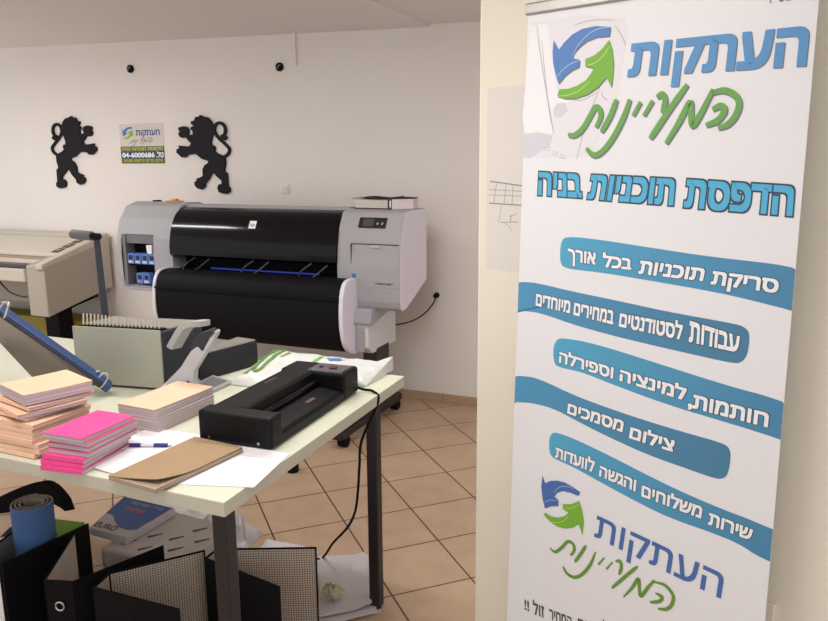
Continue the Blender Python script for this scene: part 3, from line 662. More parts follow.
mb = MB(); mb.box(lx1-.05, lx1-.038, -2.43, -2.385, TZ+.0345, TZ+.0385); mb.build('label', M('dull_label', (110, 84, 72), .5), LM)
lb = MB(); lay_text(lb, 'HOT LAMINATOR', [(0, 1), (1, 1), (1, 0), (0, 0)], lambda a, b, t: (lx0+.0992+.004*(1-b)+.0006, -2.60+.13*a, TZ+.058+.012*b), 0, .01, 0, full=True); 
for k, x in enumerate((lx0+.03, lx1-.035)):
    mb = MB(); mb.cyl((x, ly0+.002, TZ+.016), (x, ly0-.002, TZ+.016), .0038, 12); mb.build('screw', chrome_m, LM)
for x in (lx0+.02, lx1-.02):
    for y in (ly0+.03, ly1-.03):
        mb = MB(); mb.cyl((x, y, TZ), (x, y, TZ+.006), .01, 12); mb.build('rubber_foot', blackmat_m, LM)
p = [(lx1-.03, ly1-.004, TZ+.02), (lx1+.004, ly1+.012, TZ+.008), (.868, -2.175, TZ+.006)]
e1 = np.array([.889, -2.185, TZ-.02])
hang = [Dp(361.5, 420, 0), ]
dA = (e1-CAM) @ FWD; gnd = G(318, 559, .012); dB = (gnd-CAM) @ FWD
for (x, y, f) in [(361.8, 440, .03), (359.5, 465, .06), (358, 490, .1), (355, 512, .2), (347, 528, .4), (333, 543, .7), (325, 555, .92)]:
    q = Dp(x, y, dA+(dB-dA)*f); p.append(tuple(q)) if len(p) > 3 else p.extend([tuple(e1), tuple(q)])
p += [tuple(gnd), tuple(gnd+np.array([-.1, .02, 0]))]
for ch in LM.children_recursive: ch.data.transform(Matrix.Rotation(.045, 4, 'Z'))
mb = MB(); mb.tube(smooth_path(p, 6), .0042, 8); mb.build('power_cord', blackmat_m, LM, smooth=True)

# ---- comb binder ----------------------------------------------------
CB = thing('comb_binding_machine', 'grey comb binding machine with wire teeth and a tall lever', 'binding machine', (.11, -2.33, TZ))
a0 = np.array([-.041, -2.439]); a1 = np.array([.269, -2.392]); dv = np.array([.015, .175])
silver_m = M('silver_grey_steel', (168, 168, 154), .45, metal=.15, var=.01)
q = [a0, a1, a1+dv, a0+dv]
mb = MB(); mb.quadslab([a0+dv*.03, a1+dv*.03, a1+dv, a0+dv], TZ+.004, TZ+.186); mb.build('body', dgrey_m, CB, bevel=.006)
mb = MB(); ei = (a1-a0)/np.linalg.norm(a1-a0)
mb.quadslab([a0+ei*.004, a1-ei*.004, a1-ei*.004+dv*.035, a0+ei*.004+dv*.035], TZ+.008, TZ+.190); mb.build('front_plate', silver_m, CB, bevel=.002)
mb = MB(); mb.quadslab([a0+dv*.22+ei*.008, a1+dv*.22-ei*.004, a1+dv*.94, a0+dv*.94+ei*.008], TZ+.185, TZ+.191); mb.build('top_plate', M('grey_top_plate', (140, 138, 128), .45), CB, bevel=.002)
mb = MB(); mb.quadslab([a0+dv*.05+ei*.02, a1+dv*.05-ei*.01, a1+dv*.2-ei*.01, a0+dv*.2+ei*.02], TZ+.184, TZ+.192); mb.build('comb_slot', blackmat_m, CB)
tooth_m = M('tooth_steel', (196, 188, 170), .35, .3)
for k in range(21):
    c_ = a0+dv*.1+ei*(.028+k*(.265/20)); top = c_+dv*.06
    mb = MB(); n_ = ei*.0022; d_ = dv*.01
    hh = .036-.0006*k
    mb.hexa([(*(c_-n_), TZ+.19), (*(c_+n_), TZ+.19), (*(c_+n_+d_), TZ+.19), (*(c_-n_+d_), TZ+.19), (*(top-n_-ei*.007), TZ+.19+hh), (*(top+n_-ei*.007), TZ+.19+hh), (*(top+n_+d_-ei*.007), TZ+.19+hh), (*(top-n_+d_-ei*.007), TZ+.19+hh)]); mb.build('tooth', tooth_m, CB)
# lever
lv0 = Dp(107, 330, (W(105, 310, 2.24)-CAM) @ FWD); lv1 = W(96.5, 237, 2.24)
mb = MB(); dx = .0125
mb.hexa([(lv0[0]-dx, lv0[1]-.006, lv0[2]-.06), (lv0[0]+dx, lv0[1]-.006, lv0[2]-.06), (lv0[0]+dx, lv0[1]+.006, lv0[2]-.06), (lv0[0]-dx, lv0[1]+.006, lv0[2]-.06), (lv1[0]-dx*.8, lv1[1]-.006, lv1[2]+.008), (lv1[0]+dx*.8, lv1[1]-.006, lv1[2]+.008), (lv1[0]+dx*.8, lv1[1]+.006, lv1[2]+.008), (lv1[0]-dx*.8, lv1[1]+.006, lv1[2]+.008)])
lever = mb.build('lever', M('slate_lever', (52, 55, 64), .5, spec=.3), CB, bevel=.003)
g0 = W(71.5, 234, 2.255); g1 = W(92, 236, 2.255)
mb = MB(); g = np.array(g0); h = np.array(g1); dd = (h-g)
mb.tube([tuple(g-dd*.02), tuple(g+dd*.06), tuple(h), ], [.010, .0155, .0155], 20); mb.build('lever_grip', M('grey_grip', (98, 98, 106), .6), lever, smooth=True)
mb = MB(); mb.tube([tuple(h), tuple(h+dd*.35)], .011, 16); mb.build('lever_pivot', blackmat_m, lever, smooth=True)
# side handle
hs = M('pale_grey_plastic', (176, 174, 174), .4)
mb = MB(); ph = [W(169, 349, 2.37), W(174, 340, 2.365), W(181, 329, 2.36), W(189, 325.5, 2.355), W(200, 325, 2.335)]
P = smooth_path(ph, 5); n = len(P); vs = []
for i, p_ in enumerate(P):
    p_ = np.array(p_); d = P[min(i+1, n-1)]-P[max(i-1, 0)]; d = d/np.linalg.norm(d); up_ = np.cross(np.array([.35, -.93, 0]), d); up_ = up_/np.linalg.norm(up_); th = .012
    wv = np.array([.012, .035, 0])
    vs += [p_-up_*th*.6, p_-up_*th*.6+wv, p_+up_*th+wv, p_+up_*th]
fs = []
for i in range(n-1):
    for k in range(4): fs.append((4*i+k, 4*i+(k+1) % 4, 4*i+4+(k+1) % 4, 4*i+4+k))
fs += [(3, 2, 1, 0), tuple(4*(n-1)+k for k in range(4))]
mb.add(vs, fs); mb.build('side_handle', hs, CB, bevel=.004)
for (x, y) in (a0+dv*.1+ei*.02, a1+dv*.1-ei*.02, a1+dv*.9-ei*.02, a0+dv*.9+ei*.02):
    mb = MB(); mb.cyl((x, y, TZ), (x, y, TZ+.006), .01, 12); mb.build('rubber_foot', blackmat_m, CB)

# ---- long-arm stapler in front of a low grey machine -----------------
GB = thing('low_grey_machine', 'low dark machine with a grey top, behind the long-arm stapler', 'machine', (.3, -2.1, TZ))
lq = [np.array(p_) for p_ in [(.275, -2.195), (.306, -2.275), (.362, -2.03), (.275, -2.02)]]; lc = sum(lq)/4
mb = MB(); mb.quadslab(lq, TZ, TZ+.085); mb.build('body', M('charcoal_plastic', (40, 40, 46), .5, spec=.3), GB, bevel=.006)
mb = MB(); mb.quadslab([lc+(p_-lc)*.94 for p_ in lq], TZ+.085, TZ+.092); mb.build('top_plate', M('grey_lid', (128, 126, 120), .45), GB, bevel=.003)
ST = thing('long_arm_stapler', 'grey heavy-duty stapler with a raised long arm and dark grip', 'stapler', (.34, -2.38, TZ))
mb = MB(); q = [G(203, 398, TZ)[:2], G(233, 384, TZ)[:2], G(213, 378, TZ)[:2], G(186, 392, TZ)[:2]]
mb.quadslab(q, TZ, TZ+.012); o = mb.build('base_tray', hs, ST, bevel=.004)
ctr = sum(np.array(x_) for x_ in q)/4
mb = MB(); mb.quadslab([ctr+(np.array(x_)-ctr)*.78 for x_ in q], TZ+.011, TZ+.0135); mb.build('tray_well', mgrey_m, ST, bevel=.001)
def armsec(pts, th0, th1, wv):
    vs = []
    n = len(pts)
    for i, (c_, d_) in enumerate(pts):
        vs += [c_, c_+wv, d_+wv, d_]
    fs = []
    for i in range(n-1):
        for k in range(4): fs.append((4*i+k, 4*i+(k+1) % 4, 4*i+4+(k+1) % 4, 4*i+4+k))
    fs += [(3, 2, 1, 0), tuple(4*(n-1)+k for k in range(4))]
    return vs, fs
# arm outline: lower edge / upper edge pairs on an upright plane
AN = 2.43
ANS = [2.50, 2.46, 2.44, 2.43, 2.425, 2.42, 2.42]
def WZ(x, y, n): p_ = W(x, y, n); p_[2] = max(p_[2], TZ+.001); return p_
pairs = [((154, 399), (151, 396)), ((176, 399), (166, 382)), ((193, 386), (180, 368)), ((194, 372), (190, 352)), ((206, 352), (199, 344)), ((215, 337), (211, 333)), ((216.5, 333), (215, 331))]
pts = [(WZ(*l, n_), WZ(*u_, n_)) for (l, u_), n_ in zip(pairs, ANS)]
vs, fs = armsec(pts, 0, 0, np.array([-.009, .033, 0])); mb = MB(); mb.add(vs, fs); mb.build('arm', M('light_grey_arm', (182, 184, 188), .38), ST, bevel=.004)
pairs = [((203, 352), (190, 350)), ((206, 345), (193, 341)), ((209, 338), (200, 333.5)), ((214, 332.6), (211, 329.5))]
pts = [(W(*l, AN-.004), W(*u_, AN-.004)) for l, u_ in pairs]
vs, fs = armsec(pts, 0, 0, np.array([-.009, .033, 0])); mb = MB(); mb.add(vs, fs); mb.build('grip', dgrey_m, ST, bevel=.003)
c_ = W(188.5, 382, 2.442)
mb = MB(); mb.box(c_[0]-.03, c_[0]+.012, c_[1]+.008, c_[1]+.034, TZ+.001, TZ+.05); mb.build('anvil_block', hs, ST, bevel=.004)
mb = MB(); mb.cyl(tuple(c_), tuple(c_+np.array([0, -.003, 0])), .004, 12); mb.build('rivet', dgrey_m, ST)

# ---- plastic bag ----------------------------------------------------
def bagz(x, y):
    n = mnoise.noise(Vector((x*14, y*14, 3.1)))*.5+mnoise.noise(Vector((x*34, y*34, 1.7)))*.25
    return n
def ramp(x, pts):
    for (x0, y0), (x1, y1) in zip(pts, pts[1:]):
        if x <= x1: f_ = max(0, (x-x0)/(x1-x0)); f_ = f_*f_*(3-2*f_); return y0+(y1-y0)*f_
    return pts[-1][1]
def bagpt(u, v):
    x = .412+.406*u
    ylo = ramp(x, [(.38, -2.262), (.50, -2.262), (.585, -2.20), (.62, -2.15), (.82, -2.13)])
    yhi = ramp(x, [(.38, -2.03), (.46, -1.98), (.55, -1.92), (.82, -1.92)])
    y = ylo+(yhi-ylo)*v
    e = min(u*2.5, (1-u)*2, v, 1-v)*5; e = max(0, min(1, e))**.5
    z = TZ+.004+.022*e+.020*e*bagz(x, y)+.006*abs(bagz(x+3, y))
    z += .034*max(0, 1-u*2.6)*v**1.2+.012*v
    if u > .9: z += (u-.9)*.3*v
    return (x, y, max(z, TZ+.003))
def bagz_at(x, y):
    u = (x-.412)/.406
    ylo = ramp(x, [(.38, -2.262), (.50, -2.262), (.585, -2.20), (.62, -2.15), (.82, -2.13)]); yhi = ramp(x, [(.38, -2.03), (.46, -1.98), (.55, -1.92), (.82, -1.92)])
    return bagpt(u, max(0, min(1, (y-ylo)/(yhi-ylo))))[2]
BG = thing('plastic_bag', 'crumpled white plastic bag with green stripes, behind the black laminator', 'bag', (.52, -2.05, TZ))
mb = MB(); mb.grid(bagpt, 40, 26, 0); N = len(mb.v)
lowv = [(v[0], v[1], TZ+.001) for v in mb.v]; 
mb2 = MB(); mb2.grid(bagpt, 40, 26, 0, None)
o = MB(); o.v = list(mb.v)+lowv; nu, nv = 40, 26
o.f = list(mb.f)+[tuple(N+i for i in reversed(f_)) for f_ in mb.f]
edge = [i for i in range(nu+1)]+[j*(nu+1)+nu for j in range(1, nv+1)]+[nv*(nu+1)+i for i in range(nu-1, -1, -1)]+[j*(nu+1) for j in range(nv-1, 0, -1)]
o.f += [(edge[(k+1) % len(edge)], edge[k], N+edge[k], N+edge[(k+1) % len(edge)]) for k in range(len(edge))]; o.m = [0]*len(o.f)
o.build('bag_film', bag_m, BG, smooth=True)
def bagband(pa, pb, w, name, m):
    """a printed band on the bag, from one end to the other"""
    a_ = G(*pa, TZ+.035)[:2]; b_ = G(*pb, TZ+.035)[:2]; d_ = (b_-a_)/np.linalg.norm(b_-a_); n_ = np.array([-d_[1], d_[0]])*w
    mb = MB(); k = 18; vs = []
    for i in range(k+1):
        for s_ in (-1, -.33, .33, 1):
            q_ = a_+(b_-a_)*i/k+n_*s_; vs.append((q_[0], q_[1], bagz_at(*q_)+.0025))
    mb.add(vs, [(4*i+j, 4*i+j+1, 4*i+5+j, 4*i+4+j) for i in range(k) for j in range(3)]); mb.build(name, m, BG, smooth=True, fix=False)
bag_green = M('print_bag_green', (92, 136, 52), .5); bagband((245, 372), (282, 353.5), .008, 'printed_stripe', bag_green); bagband((254, 371.5), (288, 354.5), .006, 'printed_stripe', bag_green)
bagband((281, 361), (291, 358), .004, 'printed_mark', M('print_olive', (140, 150, 40), .5))
bagband((328, 361), (342, 359), .014, 'printed_mark', M('print_sky', (70, 130, 200), .5)); bagband((314, 361.5), (322, 358), .008, 'printed_mark', green_p)

# ---- blue hanging clamp ---------------------------------------------
HC = thing('plan_hanger', 'blue clamp bar holding a grey sleeve, leaning at the table left', 'hanger', (0, -2.5, TZ))
b0 = G(110, 392, TZ+.012); b1 = Dp(-30, 290, 2.08)
d = (b1-b0)/np.linalg.norm(b1-b0); upn = np.cross(d, np.array([.8, .6, 0])); upn /= np.linalg.norm(upn)
if upn[2] < 0: upn = -upn
sd_ = np.cross(d, upn)
def bar(p0, p1, hw, hh): return [p0-upn*hh-sd_*hw, p1-upn*hh-sd_*hw, p1-upn*hh+sd_*hw, p0-upn*hh+sd_*hw, p0+upn*hh-sd_*hw, p1+upn*hh-sd_*hw, p1+upn*hh+sd_*hw, p0+upn*hh+sd_*hw]
b0u = b0+np.array([0, 0, .014])
mb = MB(); mb.hexa(bar(b0u, b1, .012, .021)); mb.build('clamp_bar', bluevinyl_m, HC, bevel=.004)
mb = MB(); mb.hexa([p_+np.array([0, 0, 0]) for p_ in bar(b0u-upn*.024+d*.03, b1-upn*.024, .006, .006)]); mb.build('bar_lip', M('dark_lip', (48, 46, 52), .5), HC)
c1 = G(44, 388, TZ+.003); c0 = b0u+d*.05-upn*.03; c3 = b1-upn*.03; c2 = G(-60, 372, TZ+.003)+np.array([0, 0, .0])
mid = Dp(-10, 330, 2.0)
def sleeve(u, v):
    top = c0+(c3-c0)*u; bot = np.array(c1)+(mid-np.array(c1))*u
    p = top+(bot-top)*v; return tuple(p+np.array([.01, -.01, 0])*math.sin(v*3.1)*1.2)
mb = MB(); mb.grid(sleeve, 14, 8, 0, (.003, .003, 0)); mb.build('grey_sleeve', M('taupe_sleeve', (120, 110, 102), .7), HC, smooth=True)
def wire(pxs, t):
    mb = MB(); mb.tube(smooth_path([Dp(x, y, t) for x, y in pxs], 4), .0028, 8); mb.build('wire_clip', M('clip_wire', (190, 190, 196), .3, .6), HC, smooth=True)
tb = (b0u-CAM) @ FWD
wire([(98, 378), (104, 373), (108, 377), (104, 384), (99, 389)], tb-.03); wire([(93, 374), (97, 372), (100, 371)], tb-.02)
tt = 2.03
wire([(-1, 309), (4, 303), (8, 305), (6, 313), (4, 318)], tt)
wire([(2, 303), (8, 302), (9, 306)], tt)

# ================================================================== UNDER THE TABLE
BH = .318; BT = .0035
def uv_panel(o, a, b, z0):
    me = o.data; uvl = me.uv_layers.new(name='lining'); off = o.parent.location if o.parent else o.location
    a = np.array(a[:2]); d = np.array(b[:2])-a; d /= np.linalg.norm(d)
    for lp_ in me.loops:
        v = me.vertices[lp_.vertex_index].co; p = np.array([v.x+off.x, v.y+off.y]); uvl.data[lp_.index].uv = (float((p-a) @ d), v.z+off.z-z0)
def arch_file(s0, s1, n1, f1, label, lin_far, hole=False, near_lin=False, slabel=None):
    """open lever arch file standing on the floor. spine s0-s1, cover from s1 to n1, cover from s0 to f1 (plan points)"""
    s0, s1, n1, f1 = [np.array(v[:2], float) for v in (s0, s1, n1, f1)]
    c = (s0+s1)/2
    t = thing('lever_arch_file', label, 'binder', (c[0], c[1], 0), 'black lever arch files on the floor')
    mb = MB(); mb.panel(s0, s1, .001, BH, BT); mb.build('spine', blackmat_m, t)
    for (s, e, other) in ((s1, n1, f1), (s0, f1, n1)):
        d = (e-s)/np.linalg.norm(e-s); n = np.array([-d[1], d[0]])
        if n @ (other-e) < 0: n = -n       # n points to the inside
        mb = MB(); q = [s, e, e-n*BT, s-n*BT]
        if (q[1]-q[0])[0]*(q[2]-q[1])[1]-(q[1]-q[0])[1]*(q[2]-q[1])[0] < 0: q = [q[3], q[2], q[1], q[0]]
        mb.quadslab(q, 0, BH); mb.build('cover', blackmat_m, t)
        a_, b_ = s+d*.006+n*.0004, e-d*.005+n*.0004
        mb = MB(); mb.quadslab([a_, b_, b_+n*.0006, a_+n*.0006], .006, BH-.005)
        o = mb.build('lining', lin_far, t); uv_panel(o, a_, b_, 0)
    d = (s1-s0)/np.linalg.norm(s1-s0); nn = np.array([d[1], -d[0]])
    if nn @ (c-(n1+f1)/2) < 0: nn = -nn
    q = [s0-nn*.0045+d*.004, s1-nn*.0045-d*.004]; mb = MB(); mb.panel(q[0], q[1], .006, BH-.005, .0006); o = mb.build('lining', lin_far, t); uv_panel(o, q[0], q[1], 0)
    if hole:
        h = c+nn*.001
        mb = MB(); ring = [(h[0]+d[0]*.0125*math.cos(k/20*2*math.pi)+nn[0]*.003, h[1]+d[1]*.0125*math.cos(k/20*2*math.pi)+nn[1]*.003, BH-.075+.0125*math.sin(k/20*2*math.pi)) for k in range(21)]
        mb.tube(ring, .003, 8); mb.build('finger_ring', chrome_m, t, smooth=True)
        mb = MB(); mb.box(h[0]-.012, h[0]+.012, h[1]-.002+nn[1]*.001, h[1]+nn[1]*.003, BH-.165, BH-.135); mb.build('spine_label_frame', chrome_m, t)
    if slabel:
        mb = MB(); a_ = s0+(s1-s0)*.12+nn*.0008; b_ = s0+(s1-s0)*.88+nn*.0008
        mb.quadslab([a_, b_, b_+nn*.001, a_+nn*.001][::1], BH-.24, BH-.03); mb.build('spine_label', white_p, t)
        mb = MB(); mb.quadslab([a_+nn*.001, b_+nn*.001, b_+nn*.0018, a_+nn*.0018], BH-.06, BH-.035); mb.build('label_heading', M('label_red', (170, 50, 60), .6), t)
    return t
plain_lin = M('pale_lining', (196, 182, 172), .85, var=.02, vs=30)
arch_file((-.122, -2.790), (-.040, -2.765), (-.002, -2.482), (-.205, -2.525), 'leftmost black lever arch file standing open with the blue roll in it', M('grey_lining', (150, 144, 146), .85), slabel=True)
arch_file((.149, -2.782), (.223, -2.760), (.318, -2.504), (.012, -2.549), 'black lever arch file with a metal finger ring and plain pale lining', plain_lin, hole=True)
arch_file((.285, -2.690), (.298, -2.755), (.585, -2.750), (.455, -2.481), 'open black lever arch file with checked lining left of the near table leg', grid_m)
arch_file((.480, -2.463), (.482, -2.514), (.767, -2.562), (.753, -2.342), 'open black lever arch file with checked lining behind the near table leg', grid_m)
mb = MB(); mb.cyl((-.02, -1.25, 0), (-.02, -1.25, .05), .028, 20); mb.box(-.035, -.005, -1.275, -1.225, .04, .07); tag(mb.build('rubber_stop', blackmat_m, bevel=.002), 'small black rubber stop on the tiles just past the table right edge', 'stop')
# blue roll
RL = thing('rolled_sheet', 'blue rolled-up foam sheet standing upright in the leftmost arch file', 'roll', (-.10, -2.62, 0))
mb = MB(); P = []; turns = 3.2
cx_, cy_ = -.093, -2.60; Rr = .066
N = 66
outer = []; inner = []
for i in range(N+1):
    f_ = i/N; th = 2.2+f_*turns*2*math.pi; r0 = Rr-.036*f_
    outer.append((cx_+r0*math.cos(th), cy_+r0*math.sin(th))); inner.append((cx_+(r0-.005)*math.cos(th), cy_+(r0-.005)*math.sin(th)))
zt_ = .425
vs = [(x, y, .004) for x, y in outer]+[(x, y, zt_) for x, y in outer]+[(x, y, .004) for x, y in inner]+[(x, y, zt_) for x, y in inner]; n = N+1
fo = [(i, i+1, n+i+1, n+i) for i in range(N)]; fi = [(2*n+i+1, 2*n+i, 3*n+i, 3*n+i+1) for i in range(N)]; ft = [(n+i, n+i+1, 3*n+i+1, 3*n+i) for i in range(N)]+[(n, 3*n, 2*n, 0), (n-1, 2*n-1, 4*n-1, 3*n-1)]
mb.add(vs, fo, 0); mb.m += [1]*len(fi+ft); mb.f += fi+ft
mb.build('sheet', [bluemat_m, M('grey_foam', (150, 140, 134), .8)], RL, smooth=True, fix=False)
# carton, strap, reams, parcels, papers
CT = thing('printed_carton', 'green and navy printed carton behind the blue roll', 'carton', (-.22, -2.33, 0))
cz = .23; cq = [G(-8, 546, cz)[:2], G(64, 537, cz)[:2], G(85, 522, cz)[:2], G(32, 516, cz)[:2]]
mb = MB(); mb.quadslab(cq, 0, cz); mb.build('box', green_m, CT, bevel=.003)
cc = np.array([G(0, 537, cz+.001)[:2], G(16, 535, cz+.001)[:2], G(24, 526, cz+.001)[:2], G(10, 527, cz+.001)[:2]]); mb = MB(); mb.quadslab(cc, cz, cz+.001); mb.build('printed_panel', navy_m, CT)
mb = MB(); S = [Dp(x, y, 2.6) for x, y in [(-40, 512), (-15, 502), (0, 496), (18, 488), (37, 482), (47, 485), (54, 491), (61, 500)]]; S = smooth_path(S, 5); n = len(S); vs = []
for i, p_ in enumerate(S):
    h_ = .014+.024*math.sin(math.pi*min(1, i/(n-1)*.9)); 
    vs += [p_+np.array([0, 0, 0]), p_+np.array([.01, .004, -2*h_]), p_+np.array([.03, .03, -2*h_]), p_+np.array([.02, .026, 0])]
fs = []
for i in range(n-1):
    for k in range(4): fs.append((4*i+k, 4*i+4+k, 4*i+4+(k+1) % 4, 4*i+(k+1) % 4))
fs += [(0, 1, 2, 3), tuple(4*(n-1)+k for k in (3, 2, 1, 0))]
zmin = min(v[2] for v in vs)
mb.add(vs, fs); bp_ = thing('black_bag', 'black bag with a bent top flap under the table left side', 'bag', (-.34, -2.22, 0))
mb.build('flap', blackmat_m, bp_, bevel=.003)
mb = MB(); bx, by = S[0][0], S[0][1]; mb.hexa([(bx-.24, by-.08, 0), (bx+.02, by-.06, 0), (bx+.02, by+.10, 0), (bx-.24, by+.10, 0), (bx-.22, by-.06, .10), (bx, by-.04, .11), (bx, by+.08, .11), (bx-.22, by+.08, .10)]); mb.build('bag_body', blackmat_m, bp_, bevel=.01)
wrap_m = M('white_wrap', (206, 198, 198), .4, var=.04, vs=18, bump=.5, bs=18)
mark_m = M('grey_print_marks', (84, 78, 86), .6)
def parcel(q, z0, z1, label, marks):
    c = sum(np.array(p_) for p_ in q)/4
    t = thing('wrapped_ream', label, 'paper ream', (c[0], c[1], z0), 'wrapped reams under the table')
    def side(k, u, v):
        a_, b_ = np.array(q[k]), np.array(q[(k+1) % 4]); p_ = a_+(b_-a_)*u; return (p_[0], p_[1], z0+(z1-z0)*v)
    mb = MB(); mb.quadslab(q, z0, z1); o = mb.build('wrapping', wrap_m, t, bevel=.012, seg=3)
    for (u0, v0, L_, ang) in marks:
        a_ = np.array(q[0]); ex_ = np.array(q[1])-a_; ey_ = np.array(q[3])-a_
        c_ = a_+ex_*u0+ey_*v0; d_ = np.array([math.cos(ang), math.sin(ang)])*L_/2; n_ = np.array([-d_[1], d_[0]])*.28
        mb = MB(); mb.quadslab([c_-d_-n_, c_+d_-n_*.4, c_+d_+n_*.4, c_-d_+n_], z1-.001, z1+.0012); mb.build('printed_mark', mark_m, t)
    return t
parcel([(-.02, -2.43), (.30, -2.40), (.33, -2.13), (.0, -2.12)], 0, .065, 'lower white wrapped ream on the floor under the table', [])
parcel([(-.03, -2.42), (.29, -2.41), (.31, -2.16), (-.01, -2.13)], .066, .132, 'middle white wrapped ream in the pile under the table', [])
parcel([(-.02, -2.43), (.30, -2.42), (.30, -2.14), (-.01, -2.12)], .133, .204, 'printed white wrapped ream directly beneath the blue-labelled one', [(.2, .2, .05, .9), (.45, .15, .045, .9), (.75, .25, .05, .9), (.88, .5, .05, .9), (.7, .7, .05, .9), (.92, .82, .05, .9), (.35, .42, .05, .9), (.6, .45, .05, .9)])
RM = thing('paper_ream', 'white paper ream with a large blue label under the table', 'paper ream', (.0, -2.3, .205))
rz = .235
rq = [G(89, 527, rz)[:2], G(126, 537, rz)[:2], G(175, 508, rz)[:2], G(124, 496, rz)[:2]]
rq = [np.array(p_) for p_ in rq]
mb = MB(); mb.quadslab(rq, .2055, rz); mb.build('wrapper', M('ream_wrapper', (196, 188, 192), .5), RM, bevel=.004)
def RQ(a, b, t): p_ = (rq[0]*(1-a)+rq[1]*a)*(1-b)+(rq[3]*(1-a)+rq[2]*a)*b; return (p_[0], p_[1], rz+t)
mb = MB(); flat(mb, [(.02, .98), (.02, .44), (.2, .42), (.4, .27), (.6, .18), (.8, .16), (.97, .22), (.97, .98)], RQ, .0006); mb.build('blue_label', M('ream_blue', (34, 78, 156), .45), RM, fix=False)
mb = MB(); lay_text(mb, 'EURO', pq(.06, .05, .62, .19), RQ, .0007, .03, 0, full=True); mb.build('lettering', mark_m, RM, fix=False)
mb = MB(); lay_text(mb, 'PREMIER TYPE', pq(.25, .83, .88, .91), RQ, .0011, .01, 0, full=True); mb.build('lettering', M('pale_label_text', (150, 180, 220), .5), RM, fix=False)
mb = MB(); lay_text(mb, 'PAPER', pq(.3, .64, .68, .73), RQ, .0011, .02, 0, full=True); mb.build('lettering', M('orange_label_text', (206, 110, 80), .5), RM, fix=False)
def crumple(name, x0, x1, y0, y1, zh, seed, m, label, cat, nz=.5, sc=9):
    mb = MB()
    def fn(u, v):
        e = max(0, min(1, min(u, 1-u, v, 1-v)*4))**.6; x, y = x0+(x1-x0)*u, y0+(y1-y0)*v
        n_ = mnoise.noise(Vector((x*sc, y*sc, seed)))+.6*mnoise.noise(Vector((x*sc*2.7, y*sc*2.7, seed)))
        return (x+.02*mnoise.noise(Vector((u*4, v*4, seed+5))), y+.02*mnoise.noise(Vector((u*4, v*4, seed+9))), .002+zh*e*(1+nz*n_)*.75)
    mb.grid(fn, 30, 26); N_ = len(mb.v); o_ = MB(); o_.v = list(mb.v)+[(v[0], v[1], .0005) for v in mb.v]; nu, nv = 30, 26
    o_.f = list(mb.f)+[tuple(N_+i for i in reversed(f_)) for f_ in mb.f]; ed = [i for i in range(nu+1)]+[j*(nu+1)+nu for j in range(1, nv+1)]+[nv*(nu+1)+i for i in range(nu-1, -1, -1)]+[j*(nu+1) for j in range(nv-1, 0, -1)]
    o_.f += [(ed[(k+1) % len(ed)], ed[k], N_+ed[k], N_+ed[(k+1) % len(ed)]) for k in range(len(ed))]; o_.m = [0]*len(o_.f)
    return tag(o_.build(name, m, smooth=False), label, cat)
film_m = M('cloudy_film', (190, 182, 184), .22, bump=.5, bs=22)
crumple('plastic_wrap', .02, .21, -2.08, -1.84, .12, 2.2, film_m, 'crumpled clear plastic wrap on the floor behind the printed wrapped ream', 'plastic wrap', .9, 16)
crumple('plastic_wrap', -.36, .0, -2.03, -1.72, .11, 7.2, film_m, 'cloudy plastic wrap on the floor behind the blue-labelled ream', 'plastic wrap', .5, 7)
crumple('paper_cloth', .245, .47, -2.12, -1.86, .035, 4.4, M('soft_white_paper', (206, 200, 206), .8), 'loose white paper on the floor behind the checked arch files', 'paper', .3, 5)
# note sheets on the floor
LS = []
NT = [([(318, 556), (372, 557), (381, 612), (319, 624)], 'bottom'), ([(318, 556), (369, 554), (377, 612), (314, 628)], 'middle'), ([(320, 557), (365, 554), (372, 606), (318, 617)], 'top')]
write_m = layered('written_paper', (204, 198, 198), (186, 180, 184), 3)
for k, (qp, nm) in enumerate(NT):
    z_ = .0022+.012*k; Q = [G(x, y, z_) for x, y in (qp[3], qp[2], qp[1], qp[0])]
    def fn(u, v, Q=Q, z_=z_, k=k):
        p_ = (Q[0]*(1-u)+Q[1]*u)*(1-v)+(Q[3]*(1-u)+Q[2]*u)*v
        return (p_[0], p_[1], z_+(.006*k*max(0, u-.75)*4*(.5+.5*math.sin(v*5+k))+.008*max(0, mnoise.noise(Vector((u*3+k, v*3, 4.)))) if k == 2 else .0))
    mb = MB(); mb.grid(fn, 16, 14, 0, (0, 0, .0015))
    t = mb.build('note_sheet', write_m); tag(t, nm+' handwritten sheet of the paper pile beside the far table leg', 'paper', 'note sheets on the floor')
mb = MB()
def cr(u, v):
    th = 2*math.pi*u; ph = math.pi*v; r_ = .028*(1+.45*mnoise.noise(Vector((math.cos(th)*2.1, math.sin(th)*2.1, ph*1.7)))); return (.70+1.2*r_*math.sin(ph)*math.cos(th), -2.16+r_*math.sin(ph)*math.sin(th), .058+.8*r_*math.cos(ph))
mb.grid(cr, 20, 12); tag(mb.build('paper_scrap', M('yellowed_scrap', (186, 176, 150), .8)), 'crumpled paper scrap lying on the handwritten sheets', 'paper')

